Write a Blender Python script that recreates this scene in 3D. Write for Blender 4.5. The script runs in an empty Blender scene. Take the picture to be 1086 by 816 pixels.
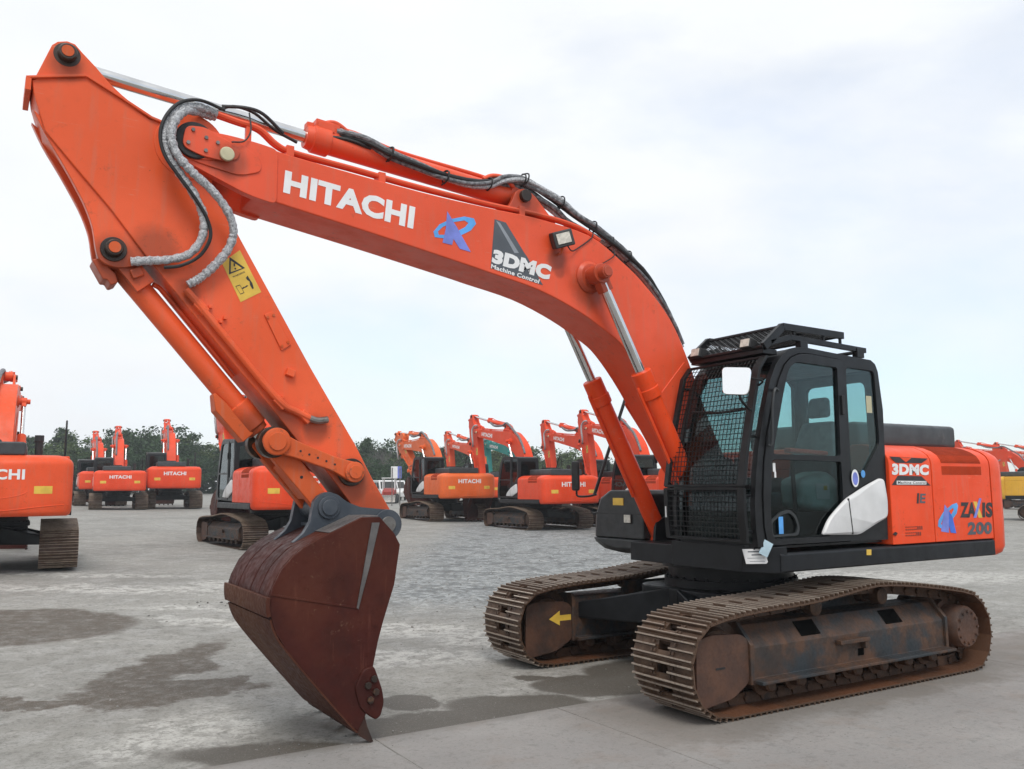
import bpy, bmesh, math, random
from mathutils import Vector, Matrix
random.seed(7)
S = bpy.context.scene
COL = S.collection
R = math.radians
# ------------------------------------------------------------------ camera, sky, sun, exposure
cam_d = bpy.data.cameras.new('camera'); cam = bpy.data.objects.new('camera', cam_d); COL.objects.link(cam)
CAM = Vector((6.5815, 6.4029, 1.7801)); YAW, PITCH, ROLL = -2.1271, 0.1194, -0.0062
F2 = Vector((math.cos(YAW), math.sin(YAW))); L2 = Vector((-F2.y, F2.x))
_f = Vector((math.cos(PITCH)*math.cos(YAW), math.cos(PITCH)*math.sin(YAW), math.sin(PITCH)))
_r = Vector((math.sin(YAW), -math.cos(YAW), 0)); _u = _r.cross(_f)
_r2 = _r*math.cos(ROLL) + _u*math.sin(ROLL); _u2 = -_r*math.sin(ROLL) + _u*math.cos(ROLL)
M = Matrix((( _r2.x, _u2.x, -_f.x, CAM.x), (_r2.y, _u2.y, -_f.y, CAM.y), (_r2.z, _u2.z, -_f.z, CAM.z), (0,0,0,1)))
cam.matrix_world = M
cam_d.sensor_width = 36; cam_d.lens = 910.64/1086*36; cam_d.clip_end = 5000; cam_d.clip_start = .05
S.camera = cam
SUN_EL, SUN_AZ = R(55), R(68)
W = bpy.data.worlds.new('World'); S.world = W; W.use_nodes = True
SUN_STRENGTH, SKY_STRENGTH, CLOUD = 1.5, 0.1, 7.2
nt = W.node_tree; nt.nodes.clear()
def wn(t, **k):
    n = nt.nodes.new(t)
    for a, b in k.items(): setattr(n, a, b)
    return n
out = wn('ShaderNodeOutputWorld'); bg = wn('ShaderNodeBackground'); bg.inputs[1].default_value = SKY_STRENGTH
sky = wn('ShaderNodeTexSky', sky_type='NISHITA', sun_disc=False, sun_elevation=SUN_EL, sun_rotation=R(90)-SUN_AZ, air_density=1.0, dust_density=1.0)
tc = wn('ShaderNodeTexCoord'); mp = wn('ShaderNodeMapping'); mp.inputs['Scale'].default_value = (1.0, 1.0, 2.6); mp.inputs['Location'].default_value = (.35, .8, .2)
nz = wn('ShaderNodeTexNoise'); nz.inputs['Scale'].default_value = 2.1; nz.inputs['Detail'].default_value = 7; nz.inputs['Roughness'].default_value = .56; nz.inputs['Distortion'].default_value = .25
rp = wn('ShaderNodeValToRGB'); rp.color_ramp.elements[0].position = .32; rp.color_ramp.elements[1].position = .62
rp.color_ramp.elements[0].color = (.58,.58,.58,1); rp.color_ramp.elements[1].color = (1,1,1,1)
sx = wn('ShaderNodeSeparateXYZ'); el = wn('ShaderNodeMapRange'); el.inputs[1].default_value = .0; el.inputs[2].default_value = .55; el.inputs[3].default_value = -.06; el.inputs[4].default_value = .12
ad = wn('ShaderNodeMath', operation='ADD', use_clamp=True)
nz2 = wn('ShaderNodeTexNoise'); nz2.inputs['Scale'].default_value = 5.5; nz2.inputs['Detail'].default_value = 5
cr = wn('ShaderNodeMapRange'); cr.inputs[1].default_value=.3; cr.inputs[2].default_value=.7; cr.inputs[3].default_value=CLOUD*.975; cr.inputs[4].default_value=CLOUD*1.03
cc = wn('ShaderNodeCombineColor'); m2 = wn('ShaderNodeMath', operation='MULTIPLY'); m2.inputs[1].default_value = 1.03
mb = wn('ShaderNodeMath', operation='MULTIPLY'); mb.inputs[1].default_value = 1.065
mx = wn('ShaderNodeMix', data_type='RGBA')
lk = nt.links.new
lk(tc.outputs['Generated'], mp.inputs[0]); lk(mp.outputs[0], nz.inputs['Vector']); lk(nz.outputs[0], rp.inputs[0])
lk(tc.outputs['Generated'], sx.inputs[0]); lk(sx.outputs[2], el.inputs[0]); lk(rp.outputs[0], ad.inputs[0]); lk(el.outputs[0], ad.inputs[1])
lk(mp.outputs[0], nz2.inputs['Vector']); lk(nz2.outputs[0], cr.inputs[0])
lk(cr.outputs[0], cc.inputs[0]); lk(cr.outputs[0], m2.inputs[0]); lk(m2.outputs[0], cc.inputs[1]); lk(cr.outputs[0], mb.inputs[0]); lk(mb.outputs[0], cc.inputs[2])
dt = wn('ShaderNodeVectorMath', operation='DOT_PRODUCT'); dt.inputs[1].default_value = (-L2.x*.30, -L2.y*.30, -.30)
sb = wn('ShaderNodeMath', operation='SUBTRACT', use_clamp=True); sc_ = wn('ShaderNodeVectorMath', operation='MULTIPLY'); sc_.inputs[1].default_value = (1.42, 1.52, 1.62)
lk(tc.outputs['Generated'], dt.inputs[0]); lk(ad.outputs[0], sb.inputs[0]); lk(dt.outputs['Value'], sb.inputs[1]); lk(sky.outputs[0], sc_.inputs[0])
lk(sb.outputs[0], mx.inputs[0]); lk(sc_.outputs[0], mx.inputs[6]); lk(cc.outputs[0], mx.inputs[7]); lk(mx.outputs[2], bg.inputs[0]); lk(bg.outputs[0], out.inputs[0])
sun_d = bpy.data.lights.new('sun', 'SUN'); sun_d.energy = SUN_STRENGTH; sun_d.angle = R(24); sun_d.color = (1,.96,.9)
sun = bpy.data.objects.new('sun', sun_d); COL.objects.link(sun)
sdir = Vector((math.cos(SUN_EL)*math.cos(SUN_AZ), math.cos(SUN_EL)*math.sin(SUN_AZ), math.sin(SUN_EL)))
sun.rotation_euler = sdir.to_track_quat('Z','Y').to_euler()
S.view_settings.view_transform = 'Standard'; S.view_settings.look = 'None'; S.view_settings.exposure = 0.46; S.view_settings.gamma = 1
S.view_settings.use_curve_mapping = False
S.cycles.max_bounces = 8; S.cycles.transparent_max_bounces = 24; S.cycles.use_denoising = True

# ------------------------------------------------------------------ materials
class NT:
    def __init__(s, name):
        s.m = bpy.data.materials.new(name); s.m.use_nodes = True; s.t = s.m.node_tree; s.t.nodes.clear()
        s.out = s.n('ShaderNodeOutputMaterial'); s.b = s.n('ShaderNodeBsdfPrincipled'); s.l(s.b.outputs[0], s.out.inputs[0])
        s.tc = s.n('ShaderNodeTexCoord'); s.oc = s.tc.outputs['Object']
    def n(s, t, **k):
        x = s.t.nodes.new(t)
        for a, b in k.items(): setattr(x, a, b)
        return x
    def l(s, a, b): s.t.links.new(a, b)
    def inp(s, sock, v):
        if hasattr(v, 'is_output') or isinstance(v, bpy.types.NodeSocket): s.l(v, sock)
        else: sock.default_value = v
    def noise(s, scale, detail=4, rough=.55, vec=None, dist=0):
        x = s.n('ShaderNodeTexNoise'); x.inputs['Scale'].default_value = scale; x.inputs['Detail'].default_value = detail
        x.inputs['Roughness'].default_value = rough; x.inputs['Distortion'].default_value = dist
        s.l(vec if vec is not None else s.oc, x.inputs['Vector']); return x.outputs[0]
    def noisec(s, scale, detail=3, vec=None, rough=.5):
        x = s.n('ShaderNodeTexNoise'); x.inputs['Scale'].default_value = scale; x.inputs['Detail'].default_value = detail; x.inputs['Roughness'].default_value = rough
        s.l(vec if vec is not None else s.oc, x.inputs['Vector']); return x.outputs[1]
    def ramp(s, v, lo, hi, a=0., b=1.):
        x = s.n('ShaderNodeMapRange', interpolation_type='SMOOTHSTEP'); s.inp(x.inputs[0], v)
        for i, q in enumerate((lo, hi, a, b)): x.inputs[i+1].default_value = q
        return x.outputs[0]
    def math(s, op, a, b=None, clamp=False):
        x = s.n('ShaderNodeMath', operation=op, use_clamp=clamp); s.inp(x.inputs[0], a)
        if b is not None: s.inp(x.inputs[1], b)
        return x.outputs[0]
    def mix(s, f, a, b):
        x = s.n('ShaderNodeMix', data_type='RGBA'); s.inp(x.inputs[0], f)
        for i, c in ((6, a), (7, b)):
            if isinstance(c, tuple): c = (*c, 1) if len(c) == 3 else c
            s.inp(x.inputs[i], c)
        return x.outputs[2]
    def vmath(s, op, a, b):
        x = s.n('ShaderNodeVectorMath', operation=op); s.inp(x.inputs[0], a); s.inp(x.inputs[1], b); return x.outputs
    def bump(s, h, strength=.3, dist=.01):
        x = s.n('ShaderNodeBump'); x.inputs['Strength'].default_value = strength; x.inputs['Distance'].default_value = dist
        s.l(h, x.inputs['Height']); s.l(x.outputs[0], s.b.inputs['Normal'])
    def set(s, **k):
        for a, v in k.items():
            nm = {'color':'Base Color','rough':'Roughness','metal':'Metallic','spec':'Specular IOR Level','coat':'Coat Weight','coatr':'Coat Roughness'}[a]
            if isinstance(v, tuple) and len(v) == 3: v = (*v, 1)
            s.inp(s.b.inputs[nm], v)
        return s

def simple(name, c, rough=.5, metal=0., spec=.5, var=.12, scale=6, bump=0, dirt=None):
    t = NT(name); n = t.noise(scale, 5)
    dark = tuple(x*(1-var) for x in c); lite = tuple(min(1, x*(1+var)) for x in c)
    col = t.mix(t.ramp(n, .35, .65), dark, lite)
    if dirt:
        col = t.mix(t.ramp(t.noise(dirt[1], 6, .65), dirt[2], dirt[2]+.18), col, dirt[0])
    t.set(color=col, rough=t.ramp(t.noise(scale*1.7, 4), .3, .7, max(.03, rough-.07), min(1, rough+.09)), metal=metal, spec=spec)
    if bump: t.bump(t.noise(scale*14, 4), bump, .004)
    return t.m
def paint(name, c, worn=.12, rough=.33, spec=.2, stains=()):
    t = NT(name)
    big = t.noise(1.1, 4); fine = t.noise(17, 6, .7); n5 = t.noise(5, 7, .65)
    faded = tuple(min(1, x*1.07+.010) for x in c); deep = tuple(x*.93 for x in c)
    col = t.mix(t.ramp(big, .30, .70), deep, faded)
    col = t.mix(t.ramp(n5, .50, .72, 0, .2), col, tuple(x*.72 for x in c))
    grime = t.math('MULTIPLY', t.ramp(fine, .54, .74), t.ramp(t.noise(2.3, 5), .44, .68))
    col = t.mix(t.math('MULTIPLY', grime, worn*4.5, True), col, (.11,.05,.03))
    mpn = t.n('ShaderNodeMapping'); mpn.inputs['Scale'].default_value = (9, 9, 1.1); t.l(t.oc, mpn.inputs[0])
    st = t.ramp(t.noise(1.6, 5, .6, mpn.outputs[0]), .50, .72)
    col = t.mix(t.math('MULTIPLY', st, worn*1.3), col, (.34,.20,.14))
    # fine scuffs and chips
    mps = t.n('ShaderNodeMapping'); mps.inputs['Scale'].default_value = (3, 40, 34); mps.inputs['Rotation'].default_value = (0, .5, 0); t.l(t.oc, mps.inputs[0])
    sc = t.math('MULTIPLY', t.ramp(t.noise(1.5, 4, .6, mps.outputs[0]), .63, .70), t.ramp(n5, .45, .6))
    col = t.mix(t.math('MULTIPLY', sc, .30), col, (.62,.30,.20))
    chip = t.math('MULTIPLY', t.ramp(t.noise(38, 3, .6), .70, .74), t.ramp(t.noise(3.1, 4), .5, .62)); col = t.mix(t.math('MULTIPLY', chip, .7), col, (.09,.04,.025))
    if stains:
        sx_ = t.n('ShaderNodeSeparateXYZ'); t.l(t.oc, sx_.inputs[0]); tot = None
        w = t.math('MULTIPLY', t.math('SUBTRACT', t.noise(6, 6, .7), .5), .5)
        for x, z, r, k in stains:
            cv = t.n('ShaderNodeCombineXYZ'); t.l(t.math('MULTIPLY', t.math('SUBTRACT', sx_.outputs[0], x), 1/r), cv.inputs[0]); t.l(t.math('MULTIPLY', t.math('SUBTRACT', sx_.outputs[2], z), 1/r), cv.inputs[2])
            ln = t.n('ShaderNodeVectorMath', operation='LENGTH'); t.l(cv.outputs[0], ln.inputs[0])
            mk = t.ramp(t.math('ADD', ln.outputs['Value'], w), 1.05, .45, 0, k); tot = mk if tot is None else t.math('MAXIMUM', tot, mk)
        col = t.mix(tot, col, (.085,.032,.016))
    t.set(color=col, rough=t.ramp(n5, .3, .75, rough-.04, rough+.18), spec=spec)
    t.bump(t.noise(1.6, 2), .05, .03)
    return t.m
def rusty(name, a, b, c, s=7, rough=.72, metal=.15, bump=.35, blue=None, scuff=None):
    t = NT(name); n1 = t.noise(s, 7, .65); n2 = t.noise(s*.35, 5, .6); n3 = t.noise(s*6, 4, .6)
    col = t.mix(t.ramp(n1, .38, .62), a, b); col = t.mix(t.ramp(n2, .5, .7), col, c)
    if blue: col = t.mix(t.ramp(t.noise(1.6, 7, .68), .47, .60, 0, .9), col, blue)
    col = t.mix(t.ramp(n3, .6, .75, 0, .35), col, tuple(x*.35 for x in a))
    if scuff:
        mps = t.n('ShaderNodeMapping'); mps.inputs['Scale'].default_value = (30, 30, 2.2); mps.inputs['Rotation'].default_value = (0, .45, 0); t.l(t.oc, mps.inputs[0])
        k = t.math('MULTIPLY', t.ramp(t.noise(1.4, 5, .65, mps.outputs[0]), .56, .70), t.ramp(t.noise(1.9, 5, .6), .42, .62)); col = t.mix(t.math('MULTIPLY', k, .6), col, scuff)
        col = t.mix(t.math('MULTIPLY', t.ramp(t.noise(26, 6, .7), .58, .72), t.ramp(t.noise(2.4, 4), .45, .65, 0, .6)), col, (.16,.095,.06))
    t.set(color=col, rough=t.ramp(n3, .3, .7, rough-.16, rough+.12), metal=metal, spec=.5 if metal else .16)
    t.bump(n3, bump, .004); return t.m
MT = {}
MT['orange'] = paint('orange paint', (.74, .084, .027), spec=.36, stains=((1.90,3.60,.26,.55),(2.27,3.80,.13,.6),(2.24,3.70,.07,.4),(5.16,4.13,.16,.5),(2.55,4.30,.22,.5)))
MT['orange_hot'] = paint('red orange paint', (.76, .066, .012))
MT['orange_amber'] = paint('amber orange paint', (.72, .13, .022))
MT['worn'] = paint('worn orange paint', (.54, .088, .020), .34, .45)
MT['armpaint'] = paint('sun faded orange paint', (.74, .098, .025), .14, spec=.30, stains=((4.157,1.80,.24,.65),(4.26,1.72,.2,.5),(5.86,3.30,.24,.6),(5.62,3.42,.22,.5),(5.40,3.15,.12,.5),(4.78,2.18,.3,.6),(4.44,2.22,.14,.5),(6.22,4.62,.14,.5),(4.0,1.62,.22,.5)))
MT['black'] = simple('satin black paint', (.008,.0085,.010), .36, spec=.32, var=.3, dirt=((.03,.028,.026), 3.5, .66))
MT['frame_black'] = simple('chassis black paint', (.007,.008,.010), .42, spec=.3, var=.3, dirt=((.035,.03,.026), 3, .62))
MT['plastic'] = simple('black moulded plastic', (.024,.027,.029), .46, spec=.4, var=.2, scale=9, bump=.12, dirt=((.06,.058,.055), 4, .66))
MT['mesh'] = simple('black steel mesh', (.006,.0065,.0075), .45, spec=.3, var=.3)
MT['rubber'] = simple('black rubber', (.014,.014,.015), .6, var=.3)
MT['chrome'] = simple('chromed steel', (.62,.62,.62), .14, 1., var=.06)
MT['white'] = simple('white plastic', (.62,.62,.62), .42, var=.05, dirt=((.3,.28,.25), 5, .66))
MT['ink_white'] = simple('white vinyl', (.74,.74,.74), .5, var=.04)
MT['ink_black'] = simple('black vinyl', (.02,.018,.02), .45, var=.1)
MT['ink_grey'] = simple('dark grey vinyl', (.075,.085,.10), .5, var=.1)
MT['ink_greystripe'] = simple('mid grey vinyl', (.24,.26,.29), .5, var=.1)
MT['ink_blue'] = simple('sky blue vinyl', (.09,.33,.72), .45, var=.15)
MT['ink_violet'] = simple('violet blue vinyl', (.16,.20,.58), .45, var=.15)
MT['ink_deep'] = simple('deep blue vinyl', (.04,.13,.56), .45, var=.15)
MT['hood'] = simple('grey black engine hood', (.040,.046,.050), .42, spec=.45, var=.15, dirt=((.09,.09,.088), 4, .6))
MT['ink_yellow'] = simple('yellow vinyl', (.66,.43,.06), .5, var=.1)
MT['yellow'] = paint('yellow paint', (.62,.33,.04))
MT['teal'] = paint('teal paint', (.03,.30,.30))
MT['seat'] = simple('grey seat cloth', (.13,.15,.17), .9, var=.15, scale=12)
MT['cover'] = simple('pale plastic seat cover', (.48,.60,.57), .35, var=.2)
MT['red'] = simple('red plastic', (.30,.03,.02), .5)
MT['bucketpaint'] = None
MT['lens'] = simple('clear lamp lens', (.55,.53,.47), .12, var=.15, scale=30)
MT['mirrorglass'] = simple('mirror glass', (.93,.94,.95), .06, 1., var=.01)
MT['steel'] = simple('dull steel', (.20,.19,.18), .42, .7, var=.25, dirt=((.09,.05,.03), 8, .55))
MT['grease'] = simple('greasy steel', (.035,.022,.016), .38, .2, var=.4, dirt=((.14,.06,.025), 9, .55))
MT['cream'] = simple('pale plastic cap', (.50,.46,.30), .45)

MT['shoe'] = rusty('track shoe steel', (.115,.072,.045), (.17,.115,.078), (.06,.038,.026), 8, .58, .45)
_t = NT('worn track shoe steel'); _n1 = _t.noise(8, 7, .65); _n3 = _t.noise(40, 4, .6)
_sx = _t.n('ShaderNodeSeparateXYZ'); _t.l(_t.oc, _sx.inputs[0])
_c = _t.mix(_t.ramp(_n1, .36, .64), (.075,.043,.027), (.135,.085,.055)); _c = _t.mix(_t.ramp(_t.noise(3, 5), .5, .7), _c, (.05,.03,.021))
_tip = _t.math('MULTIPLY', _t.ramp(_sx.outputs[2], -.012, -.001), _t.ramp(_n3, .25, .6, .45, 1)); _c = _t.mix(_tip, _c, (.42,.36,.30))
_c = _t.mix(_t.ramp(_sx.outputs[2], -.036, -.0395), _c, (.15,.062,.03))
_oi = _t.n('ShaderNodeObjectInfo'); _c = _t.mix(_t.ramp(_oi.outputs['Random'], 0, 1, 0, .55), _c, _t.mix(_n1, (.045,.03,.022), (.15,.08,.045)))
_t.set(color=_c, rough=_t.ramp(_n3, .3, .7, .42, .7), metal=.35); _t.bump(_n3, .3, .004); MT['shoe_worn'] = _t.m
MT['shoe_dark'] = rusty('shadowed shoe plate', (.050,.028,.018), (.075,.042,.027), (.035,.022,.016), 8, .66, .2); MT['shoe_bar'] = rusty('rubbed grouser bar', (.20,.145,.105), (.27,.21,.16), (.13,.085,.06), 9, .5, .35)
MT['void'] = simple('dark opening', (.004,.004,.004), .9, spec=.0)
MT['chain'] = rusty('track chain steel', (.05,.026,.016), (.085,.042,.022), (.03,.018,.013), 10, .7, .2)
MT['frame_rust'] = rusty('rusted track frame', (.040,.026,.020), (.092,.044,.023), (.020,.017,.016), 6, .62, .1, .35, blue=(.020,.028,.034))
MT['cover_rust'] = rusty('rusted cover plate', (.062,.030,.020), (.098,.045,.026), (.030,.022,.019), 5, .66, .1, .25)
MT['bucketpaint'] = rusty('red oxide bucket', (.052,.0105,.0075), (.036,.0085,.0065), (.072,.019,.011), 3.2, .6, .0, .25, scuff=(.13,.045,.028))
MT['bucketedge'] = rusty('scuffed bucket steel', (.075,.026,.014), (.058,.016,.010), (.095,.038,.02), 5, .66, .0, .3)
MT['ear'] = rusty('blue grey bucket lug', (.035,.045,.06), (.06,.07,.085), (.09,.10,.11), 4, .5, .2, .15)
MT['tooth'] = rusty('tooth steel', (.05,.022,.017), (.08,.035,.024), (.035,.02,.016), 6, .55, .3, .3)
MT['stripe'] = rusty('bare wear strip', (.10,.095,.095), (.15,.14,.135), (.065,.05,.045), 6, .5, .3, .2)
def wrap():
    t = NT('silver hose wrap'); v = t.n('ShaderNodeTexVoronoi'); v.inputs['Scale'].default_value = 42; t.l(t.oc, v.inputs['Vector'])
    n = t.noise(30, 4, .65, dist=2.6)
    t.set(color=t.mix(t.ramp(n, .3, .62), (.20,.205,.22), (.54,.55,.57)), rough=.4, metal=.2)
    t.bump(t.math('ADD', n, t.math('MULTIPLY', v.outputs[0], .6)), .9, .012); return t.m
MT['wrap'] = wrap()
def wrap2():
    t = NT('grey hose sleeve'); n = t.noise(30, 5, .6)
    t.set(color=t.mix(t.ramp(n, .35, .68), (.07,.072,.078), (.24,.245,.26)), rough=.55); t.bump(n, .6, .01); return t.m
MT['sleeve'] = wrap2()
def glass(name, tint, base=.035, refl=1.0):
    t = NT(name); t.t.nodes.remove(t.b)
    tr = t.n('ShaderNodeBsdfTransparent'); tr.inputs[0].default_value = (*tint, 1)
    gl = t.n('ShaderNodeBsdfGlossy'); gl.inputs['Roughness'].default_value = .03; gl.inputs[0].default_value = (.9,.95,.96,1)
    lw = t.n('ShaderNodeLayerWeight'); lw.inputs[0].default_value = .5
    fr = t.math('ADD', .035, t.math('MULTIPLY', t.math('POWER', lw.outputs[1], 4.5), .8))
    mxx = t.n('ShaderNodeMixShader'); t.l(t.math('MULTIPLY', fr, refl, True), mxx.inputs[0]); t.l(tr.outputs[0], mxx.inputs[1]); t.l(gl.outputs[0], mxx.inputs[2])
    t.l(mxx.outputs[0], t.out.inputs[0]); return t.m
MT['trim'] = simple('grey cab trim', (.22,.23,.235), .75, var=.1)
MT['glass'] = glass('tinted cab glass', (.70,.83,.83))
MT['glass_front'] = glass('windscreen glass', (.50,.60,.61)); MT['glass_shade'] = glass('shaded cab glass', (.30,.36,.37))
MT['glass_dark'] = glass('dark cab glass', (.44,.51,.52), refl=.7)
def foliage(name, a, b):
    t = NT(name); n = t.noise(.9, 5, .6); n2 = t.noise(7, 3)
    t.set(color=t.mix(t.ramp(n, .35, .65), a, t.mix(n2, b, tuple(x*1.3 for x in b))), rough=.75, spec=.2); return t.m
MT['pine'] = foliage('dark evergreen leaves', (.018,.042,.016), (.040,.074,.028))
MT['leaf'] = foliage('dull green leaves', (.038,.070,.020), (.085,.118,.040))
MT['bare'] = foliage('bare grey twigs', (.06,.055,.05), (.12,.11,.10))
MT['bark'] = simple('bark', (.06,.048,.038), .9, var=.3)

# ------------------------------------------------------------------ helpers
def obj(name, me, mat=None, parent=None):
    o = bpy.data.objects.new(name, me); COL.objects.link(o)
    if mat is not None and me is not None and len(me.materials) == 0: me.materials.append(MT[mat] if isinstance(mat, str) else mat)
    if parent is not None: o.parent = parent
    return o
def tag(o, label=None, cat=None, group=None, kind=None):
    if label: o['label'] = label
    if cat: o['category'] = cat
    if group: o['group'] = group
    if kind: o['kind'] = kind
    return o
def thing(name, label, cat, loc=(0,0,0), rz=0, group=None):
    o = bpy.data.objects.new(name, None); COL.objects.link(o); o.location = loc; o.rotation_euler = (0,0,rz); o.empty_display_size = .3
    return tag(o, label, cat, group)
def crom(pts, n=6, closed=False):
    P = [Vector(p) for p in pts]; N = len(P); res = []
    rng = range(N if closed else N-1)
    for i in rng:
        p0 = P[i-1] if (closed or i > 0) else P[0]*2-P[1]
        p1, p2 = P[i], P[(i+1) % N]
        p3 = P[(i+2) % N] if (closed or i+2 < N) else P[-1]*2-P[-2]
        for k in range(n):
            t = k/n
            res.append(.5*((2*p1)+(p2-p0)*t+(2*p0-5*p1+4*p2-p3)*t*t+(3*p1-p0-3*p2+p3)*t**3))
    if not closed: res.append(P[-1])
    return res
class MB:
    def __init__(s): s.b = bmesh.new()
    def box(s, x0, x1, y0, y1, z0, z1):
        vs = [s.b.verts.new(p) for p in ((x0,y0,z0),(x1,y0,z0),(x1,y1,z0),(x0,y1,z0),(x0,y0,z1),(x1,y0,z1),(x1,y1,z1),(x0,y1,z1))]
        for f in ((0,3,2,1),(4,5,6,7),(0,1,5,4),(1,2,6,5),(2,3,7,6),(3,0,4,7)): s.b.faces.new([vs[i] for i in f])
        return vs
    def obox(s, c, ax, ay, az):      # oriented box by half-axis vectors
        c, ax, ay, az = map(Vector, (c, ax, ay, az)); vs = []
        for k in (-1, 1):
            for i, j in ((-1,-1),(1,-1),(1,1),(-1,1)): vs.append(s.b.verts.new(c+ax*i+ay*j+az*k))
        for f in ((0,3,2,1),(4,5,6,7),(0,1,5,4),(1,2,6,5),(2,3,7,6),(3,0,4,7)): s.b.faces.new([vs[i] for i in f])
    def ring(s, pts): return [s.b.verts.new(p) for p in pts]
    def bridge(s, a, b, closed=True):
        n = len(a)
        for i in range(n if closed else n-1): s.b.faces.new((a[i], a[(i+1) % n], b[(i+1) % n], b[i]))
    def loft(s, rings, cap=True):
        rs = [s.ring(r) for r in rings]
        for a, b in zip(rs, rs[1:]): s.bridge(a, b)
        if cap: s.b.faces.new(list(reversed(rs[0]))); s.b.faces.new(rs[-1])
    def prism(s, pts, y0, y1):       # polygon (x, z) extruded along y
        s.loft([[(p[0], y0, p[1]) for p in pts], [(p[0], y1, p[1]) for p in pts]])
    def prismx(s, pts, x0, x1):      # polygon (y, z) extruded along x
        s.loft([[(x0, p[0], p[1]) for p in pts], [(x1, p[0], p[1]) for p in pts]])
    def prismz(s, pts, z0, z1):
        s.loft([[(p[0], p[1], z0) for p in pts], [(p[0], p[1], z1) for p in pts]])
    def cyl(s, p0, p1, r0, r1=None, seg=28):
        p0, p1 = Vector(p0), Vector(p1); r1 = r0 if r1 is None else r1
        d = (p1-p0).normalized(); a = d.orthogonal().normalized(); c = d.cross(a)
        f = lambda p, r: [p+(a*math.cos(2*math.pi*i/seg)+c*math.sin(2*math.pi*i/seg))*r for i in range(seg)]
        s.loft([f(p0, r0), f(p1, r1)])
    def lathe(s, p0, p1, prof, seg=28):   # prof: (t along, radius)
        p0, p1 = Vector(p0), Vector(p1); D = p1-p0; d = D.normalized(); a = d.orthogonal().normalized(); c = d.cross(a)
        s.loft([[p0+D*t+(a*math.cos(2*math.pi*i/seg)+c*math.sin(2*math.pi*i/seg))*r for i in range(seg)] for t, r in prof])
    def tube(s, path, r, seg=8, n=5, wob=0):
        P = crom(path, n) if n > 1 else [Vector(p) for p in path]
        t0 = (P[1]-P[0]).normalized(); a = t0.orthogonal().normalized(); rings = []
        for i, p in enumerate(P):
            t = (P[min(i+1, len(P)-1)]-P[max(i-1, 0)]).normalized()
            a = (a-t*a.dot(t)).normalized(); c = t.cross(a); rr = r*(1+wob*random.uniform(-1, 1))
            rings.append([p+(a*math.cos(2*math.pi*k/seg)+c*math.sin(2*math.pi*k/seg))*rr for k in range(seg)])
        s.loft(rings)
    def mesh(s, name, smooth=32, recalc=True):
        if recalc: bmesh.ops.recalc_face_normals(s.b, faces=s.b.faces)
        me = bpy.data.meshes.new(name); s.b.to_mesh(me); s.b.free()
        if smooth:
            me.polygons.foreach_set('use_smooth', [True]*len(me.polygons)); me.set_sharp_from_angle(angle=R(smooth))
        return me
    def build(s, name, mat, parent=None, bevel=0, smooth=32, seg=2):
        o = obj(name, s.mesh(name, smooth), mat, parent)
        if bevel:
            m = o.modifiers.new('bevel', 'BEVEL'); m.width = bevel; m.segments = seg; m.limit_method = 'ANGLE'; m.angle_limit = R(38); m.harden_normals = True
        return o
def holed(mb, outer, holes, y0, y1, fmap=None):     # plate with openings, drawn in (x, z), between two y planes
    cu = bpy.data.curves.new('outline', 'CURVE'); cu.dimensions = '2D'; cu.fill_mode = 'BOTH'; cu.extrude = .5
    for L in [outer]+list(holes):
        sp = cu.splines.new('POLY'); sp.points.add(len(L)-1); sp.use_cyclic_u = True
        for p, q in zip(sp.points, L): p.co = (q[0], q[1], 0, 1)
    o = bpy.data.objects.new('outline', cu); COL.objects.link(o)
    dg = bpy.context.evaluated_depsgraph_get(); me = bpy.data.meshes.new_from_object(o.evaluated_get(dg))
    bpy.data.objects.remove(o); bpy.data.curves.remove(cu)
    b2 = bmesh.new(); b2.from_mesh(me); bpy.data.meshes.remove(me); bmesh.ops.remove_doubles(b2, verts=b2.verts, dist=1e-5)
    vm = {}
    for v in b2.verts:
        y = y0 if v.co.z < 0 else y1; p = (v.co.x, y, v.co.y)
        vm[v.index] = mb.b.verts.new(fmap(*p) if fmap else p)
    b2.verts.index_update()
    for f in b2.faces:
        try: mb.b.faces.new([vm[v.index] for v in f.verts])
        except ValueError: pass
    b2.free()
def rounded(pts, r, n=4):            # round the corners of a polygon; r one number or one per corner
    out = []; N = len(pts)
    for i in range(N):
        p = Vector(pts[i][:2]); a = Vector(pts[i-1][:2]); b = Vector(pts[(i+1) % N][:2]); rr = r[i] if isinstance(r, (list, tuple)) else r
        da, db = (a-p), (b-p); q = min(rr, da.length*.45, db.length*.45)
        if q < 1e-4: out.append(tuple(p)); continue
        A, B = p+da.normalized()*q, p+db.normalized()*q
        for k in range(n+1):
            t = k/n; out.append(tuple(A*(1-t)**2+p*2*t*(1-t)+B*t*t))
    return out
_tx = {}
def text_geo(body, bold=.03):
    k = (body, bold)
    if k in _tx: return _tx[k]
    cu = bpy.data.curves.new('letters', 'FONT'); cu.body = body; cu.offset = bold; cu.resolution_u = 3; cu.space_character = 1.06
    o = bpy.data.objects.new('letters', cu); COL.objects.link(o)
    dg = bpy.context.evaluated_depsgraph_get(); me = bpy.data.meshes.new_from_object(o.evaluated_get(dg))
    V = [v.co.copy() for v in me.vertices]; Fc = [tuple(p.vertices) for p in me.polygons]
    bpy.data.objects.remove(o); bpy.data.curves.remove(cu); bpy.data.meshes.remove(me)
    x0, x1 = min(v.x for v in V), max(v.x for v in V); y0, y1 = min(v.y for v in V), max(v.y for v in V)
    _tx[k] = ([((v.x-x0)/(x1-x0), (v.y-y0)/(y1-y0)) for v in V], Fc); return _tx[k]
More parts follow.
